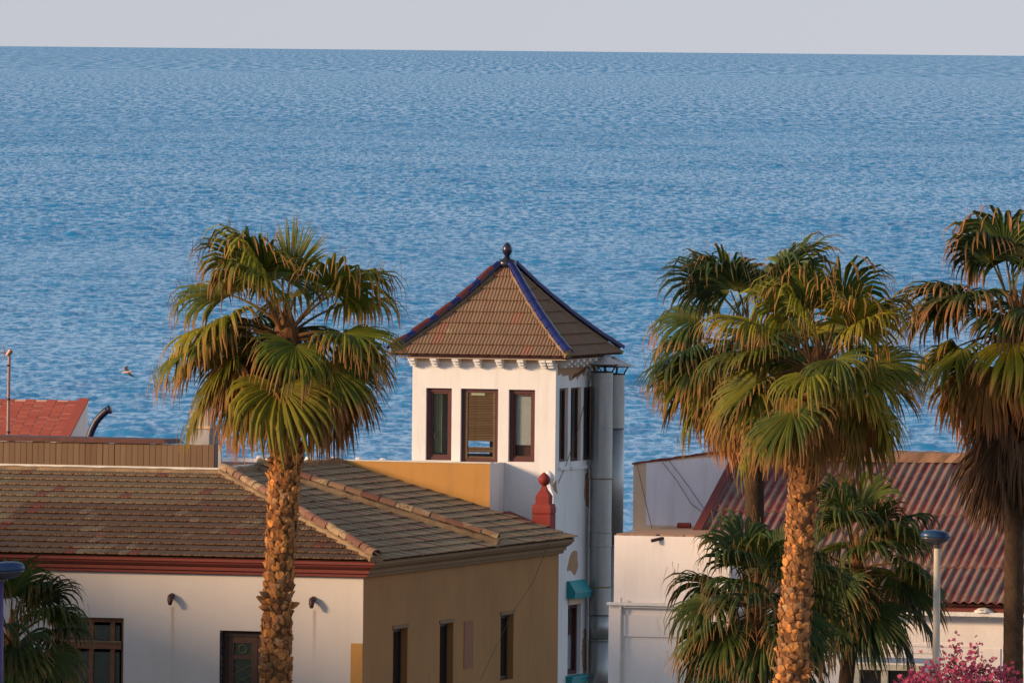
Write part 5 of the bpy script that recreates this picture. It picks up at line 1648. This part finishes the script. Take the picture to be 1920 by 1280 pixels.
def palm(label, pts, Y, widths, boots, crown_spec, seed, zlo=1.4, brown=(0.075, 0.045, 0.026), group='fan palms along the pavement', cs=1.0):
    """pts: trunk axis from the ground up as (px, py) read at distance Y; widths in metres."""
    rg_ = random.Random(seed)
    P = [at(px, py, Y) for px, py in pts]
    b = P[0]; P = [Vector((b.x, b.y, 0.05))] + P if b.z > 0.4 else P
    if len(widths) < len(P): widths = [widths[0]] + widths
    base = Vector((P[0].x, P[0].y, 0.0))
    t = thing('palm_tree', label, 'palm', loc=base, group=group)
    P = [p_ - base for p_ in P]
    # resample the trunk
    def interp(z):
        for i in range(1, len(P)):
            if z <= P[i].z or i == len(P) - 1:
                f = (z - P[i - 1].z) / max(1e-6, P[i].z - P[i - 1].z)
                return P[i - 1].lerp(P[i], f), widths[i - 1] + (widths[i] - widths[i - 1]) * f
    zt = P[-1].z
    n = int(zt / 0.07); Q, Rs = [], []
    for i in range(n + 1):
        p_, w_ = interp(zt * i / n)
        Q.append(p_); Rs.append(w_ / 2 * (1 + rg_.uniform(-0.02, 0.02) + (0.02 if i % 3 == 0 else 0)) - (0.03 if boots else 0))
    mb = MB(); mb.tube(Q, Rs, 18)
    mb.col = [(*lerp3(brown, tuple(x * 0.6 for x in brown), rg_.random()), 1) for _ in mb.v]
    if boots: mb.col = [(*lerp3((0.22, 0.095, 0.036), (0.1, 0.045, 0.02), rg_.random()), 1) for _ in mb.v]
    trunk = mb.build('trunk', M['trunk'], t, smooth=True)
    if boots:
        k = 0; z = zlo; row = 0; back = MB(); back.col = []; fib = MB(); fib.col = []
        while z < zt - 0.05:
            p_, w_ = interp(z)
            rr_ = w_ / 2 - 0.03
            m_ = 12
            for c_ in range(m_):
                q = 2 * PI * (c_ + 0.5 * (row % 2)) / m_ + 0.35 * math.sin(row * 0.7) + rg_.uniform(-0.16, 0.16)
                if rg_.random() < 0.05: continue
                zz_ = z + rg_.uniform(-0.045, 0.045)
                stub = any(abs(zz_ - s_) < 0.12 for s_ in boots) and rg_.random() < 0.4
                me = rg_.choice(STUBS if stub else BOOTS)
                s_ = rg_.uniform(0.55, 1.0) * (w_ / 0.56)
                m4 = Matrix.Translation((p_.x + rr_ * math.cos(q), p_.y + rr_ * math.sin(q), zz_)) @ Matrix.Rotation(q, 4, 'Z') @ Matrix.Rotation(rg_.uniform(-0.25, 0.25), 4, 'Y') @ Matrix.Rotation(rg_.uniform(-0.5, 0.5), 4, 'X') @ Matrix.Scale(s_, 4)
                if math.sin(q) < 0.28 and k < 300:
                    link('leaf_base', me, trunk, mat=m4); k += 1
                else:
                    back.add([m4 @ v.co for v in me.vertices], [tuple(f.vertices) for f in me.polygons])
                    back.col += [tuple(d_.color) for d_ in me.color_attributes['Col'].data]
                for _ in range(4):
                    a0 = m4 @ Vector((0.03, rg_.uniform(-0.08, 0.08), rg_.uniform(-0.05, 0.15)))
                    d0 = Vector((math.cos(q) * 0.6 + rg_.uniform(-0.8, 0.8), math.sin(q) * 0.6 + rg_.uniform(-0.8, 0.8), rg_.uniform(-0.5, 1.0))).normalized()
                    L_ = rg_.uniform(0.05, 0.15)
                    wv = Vector((-math.sin(q), math.cos(q), 0)) * 0.004
                    fib.add([a0 - wv, a0 + wv, a0 + d0 * L_], [(0, 1, 2)])
                    g_ = rg_.uniform(0.5, 1.2); fib.col += [(0.3 * g_, 0.15 * g_, 0.06 * g_, 1)] * 3
            z += 0.1; row += 1
        back.build('leaf_bases_behind', M['boot'], trunk, kind='stuff')
        fib.build('trunk_fibre', M['boot'], trunk, kind='stuff')
    # crown: a fibrous heart that carries the fronds
    top = P[-1]
    hr = widths[-1] / 2
    mb = MB()
    mb.lathe([(hr * 0.95, -0.25), (hr * 1.15, 0.0), (hr * 1.05, 0.25), (hr * 0.7, 0.5), (hr * 0.3, 0.7), (0.03, 0.85)], (0, 0, 0), 14)
    mb.v = [(x * rg_.uniform(0.9, 1.1), y * rg_.uniform(0.9, 1.1), z) for x, y, z in mb.v]
    mb.col = [(*lerp3((0.2, 0.085, 0.03), (0.1, 0.05, 0.022), rg_.random()), 1) for _ in mb.v]
    crown = mb.build('crown', M['trunk'], t); crown.location = top; crown.scale = (cs, cs, cs)
    for (kind, elevs, num, s0, s1, z0, z1) in crown_spec:
        for i in range(num):
            az = (i * 137.5 + rg_.uniform(-22, 22) + seed * 40 + elevs[0]) % 360
            el = elevs[i % len(elevs)]
            me = lib(kind, el, rg_.randrange(3))
            s_ = rg_.uniform(s0, s1)
            q = rad(az)
            zz_ = z0 + (z1 - z0) * (i / max(1, num - 1))
            m4 = Matrix.Translation((hr * 0.6 * math.cos(q), hr * 0.6 * math.sin(q), zz_)) @ Matrix.Rotation(q, 4, 'Z') @ Matrix.Rotation(rg_.uniform(-0.14, 0.14), 4, 'Y') @ Matrix.Rotation(rg_.uniform(-0.3, 0.3), 4, 'X') @ Matrix.Scale(s_, 4)
            link('frond', me, crown, mat=m4)
    return t, crown, trunk

BIG = [('young', (80,), 2, 0.66, 0.78, 0.45, 0.55), ('green', (72, 58, 44), 10, 0.95, 1.1, 0.35, 0.5), ('green', (32, 20, 8), 12, 0.85, 1.22, 0.2, 0.35),
       ('green', (-4, -16), 9, 0.9, 1.18, 0.05, 0.2), ('old', (8, -6, -20), 11, 0.8, 1.05, -0.05, 0.2), ('old', (-40,), 4, 0.5, 0.7, 0.0, 0.1)]
palm('tall palm with sunlit scaly trunk left of the tower, in front of the tiled roof',
     [(517, 1290), (519, 1180), (523, 1080), (530, 960), (535, 850), (537, 668)], 228.0, [0.58, 0.56, 0.54, 0.55, 0.58, 0.42], [at(520, 1130, 228.0).z], BIG, 1, cs=1.17)
palm('sunlit scaly-trunked palm in the middle of the right-hand clump',
     [(1484, 1290), (1490, 1180), (1497, 1060), (1503, 940), (1508, 860), (1534, 728)], 210.0, [0.56, 0.54, 0.5, 0.48, 0.52, 0.45], [at(1475, 1260, 210.0).z], BIG, 2, cs=0.98)
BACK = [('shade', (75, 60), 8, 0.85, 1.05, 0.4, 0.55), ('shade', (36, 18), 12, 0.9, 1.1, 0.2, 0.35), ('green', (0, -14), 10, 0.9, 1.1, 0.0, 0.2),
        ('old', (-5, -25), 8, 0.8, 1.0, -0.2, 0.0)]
palm('smooth dark-trunked palm behind the scaly one, before the corrugated roof',
     [(1414, 1200), (1414, 1050), (1415, 900), (1414, 684)], 219.0, [0.36, 0.34, 0.33, 0.33], [], BACK, 3, cs=1.1)
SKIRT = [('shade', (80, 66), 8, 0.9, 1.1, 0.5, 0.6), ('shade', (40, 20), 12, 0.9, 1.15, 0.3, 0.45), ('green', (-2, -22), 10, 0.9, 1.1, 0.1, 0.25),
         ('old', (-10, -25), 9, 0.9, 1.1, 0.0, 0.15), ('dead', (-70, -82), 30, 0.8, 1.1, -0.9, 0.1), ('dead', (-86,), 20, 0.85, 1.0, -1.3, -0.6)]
palm('dark palm with a shaggy brown skirt of dead fronds at the right edge',
     [(1899, 1290), (1901, 1100), (1902, 900), (1903, 640)], 213.0, [0.34, 0.33, 0.33, 0.38], [], SKIRT, 4)
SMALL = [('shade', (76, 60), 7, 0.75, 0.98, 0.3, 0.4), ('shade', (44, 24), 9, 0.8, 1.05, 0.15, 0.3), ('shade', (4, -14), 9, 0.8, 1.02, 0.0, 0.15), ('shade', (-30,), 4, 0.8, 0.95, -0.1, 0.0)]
palm('young palm in greens darkened for shade, low before the white annex', [(1425, 1290), (1418, 1165)], 212.5, [0.3, 0.3], [], SMALL, 5)
palm('young palm with drooping fronds between the scaly trunk and the street lamp', [(1585, 1290), (1606, 1090)], 217.0, [0.26, 0.24], [], SMALL, 6)
palm('young palm before the white wall at the left edge', [(20, 1330), (22, 1225)], 226.0, [0.28, 0.28], [], SMALL, 7, cs=0.93)

# ------------------------------------------------------------------ flowering shrub
def shrub():
    c = at(1795, 1400, 208.0)
    t = thing('oleander', 'pink flowering oleander shrub beside the lamp post', 'shrub', loc=(c.x, c.y, 0.12))
    rs = random.Random(9)
    st = MB(); lf = MB(); lf.col = []; bl = MB(); bl.col = []
    zt_ = lambda py: at(1795, py, 208.0).z - 0.12
    tops = [(1790, 1212), (1830, 1218), (1772, 1240), (1808, 1240), (1850, 1242), (1868, 1252), (1835, 1255), (1795, 1258), (1765, 1262), (1882, 1262), (1860, 1272), (1820, 1275),
            (1785, 1278), (1742, 1254), (1722, 1262), (1705, 1272), (1690, 1280), (1738, 1278), (1900, 1278), (1876, 1284), (1845, 1288), (1808, 1292), (1760, 1290), (1722, 1290)]
    for (px, py) in tops + [(x + rs.uniform(-14, 14), y + rs.uniform(12, 50)) for x, y in tops]:
        tip = at(px, py, 208.0 + rs.uniform(-0.4, 0.5)) - Vector((c.x, c.y, 0.12))
        root = Vector((rs.uniform(-0.25, 0.25), rs.uniform(-0.2, 0.2), 0))
        mid = root.lerp(tip, 0.55) + Vector((rs.uniform(-0.08, 0.08), 0, 0.1))
        st.tube([root, mid, tip], [0.016, 0.01, 0.005], 5)
        for k in range(60):
            p_ = mid.lerp(tip, rs.uniform(-0.4, 1.0))
            d_ = Vector((rs.gauss(0, 1), rs.gauss(0, 1), rs.uniform(-0.1, 1.2))).normalized()
            L = rs.uniform(0.09, 0.16); sd_v = d_.cross(Vector((rs.gauss(0, 1), rs.gauss(0, 1), rs.gauss(0, 1)))).normalized() * 0.014
            lf.add([p_, p_ + d_ * L * 0.5 + sd_v, p_ + d_ * L, p_ + d_ * L * 0.5 - sd_v], [(0, 1, 2, 3)])
            g_ = rs.uniform(0.7, 1.3); lf.col += [(0.035 * g_, 0.06 * g_, 0.02 * g_, 1)] * 4
        for k in range(rs.randint(18, 40)):
            p_ = tip + Vector((rs.gauss(0, 0.085), rs.gauss(0, 0.08), rs.gauss(-0.02, 0.09)))
            nrm = Vector((rs.gauss(0, 0.6), -0.7 + rs.gauss(0, 0.4), rs.gauss(0.4, 0.4))).normalized()
            a_ = nrm.orthogonal().normalized(); b_ = nrm.cross(a_)
            g_ = rs.uniform(0.75, 1.25)
            for q_ in range(5):
                an_ = q_ * 2 * PI / 5 + rs.uniform(-0.2, 0.2)
                u_ = a_ * math.cos(an_) + b_ * math.sin(an_); v_ = nrm.cross(u_)
                s_ = rs.uniform(0.026, 0.04)
                bl.add([p_, p_ + u_ * s_ * 0.7 + v_ * s_ * 0.45, p_ + u_ * s_ + nrm * 0.006, p_ + u_ * s_ * 0.7 - v_ * s_ * 0.45], [(0, 1, 2, 3)])
                bl.col += [(0.34 * g_, 0.03 * g_, 0.09 * g_, 1)] + [(0.48 * g_, 0.08 * g_, 0.16 * g_, 1)] * 3
    st.build('stem', M['wood'], t); lf.build('foliage', M['leaf'], t, kind='stuff'); bl.build('blossom', M['petal'], t, kind='stuff')
shrub()
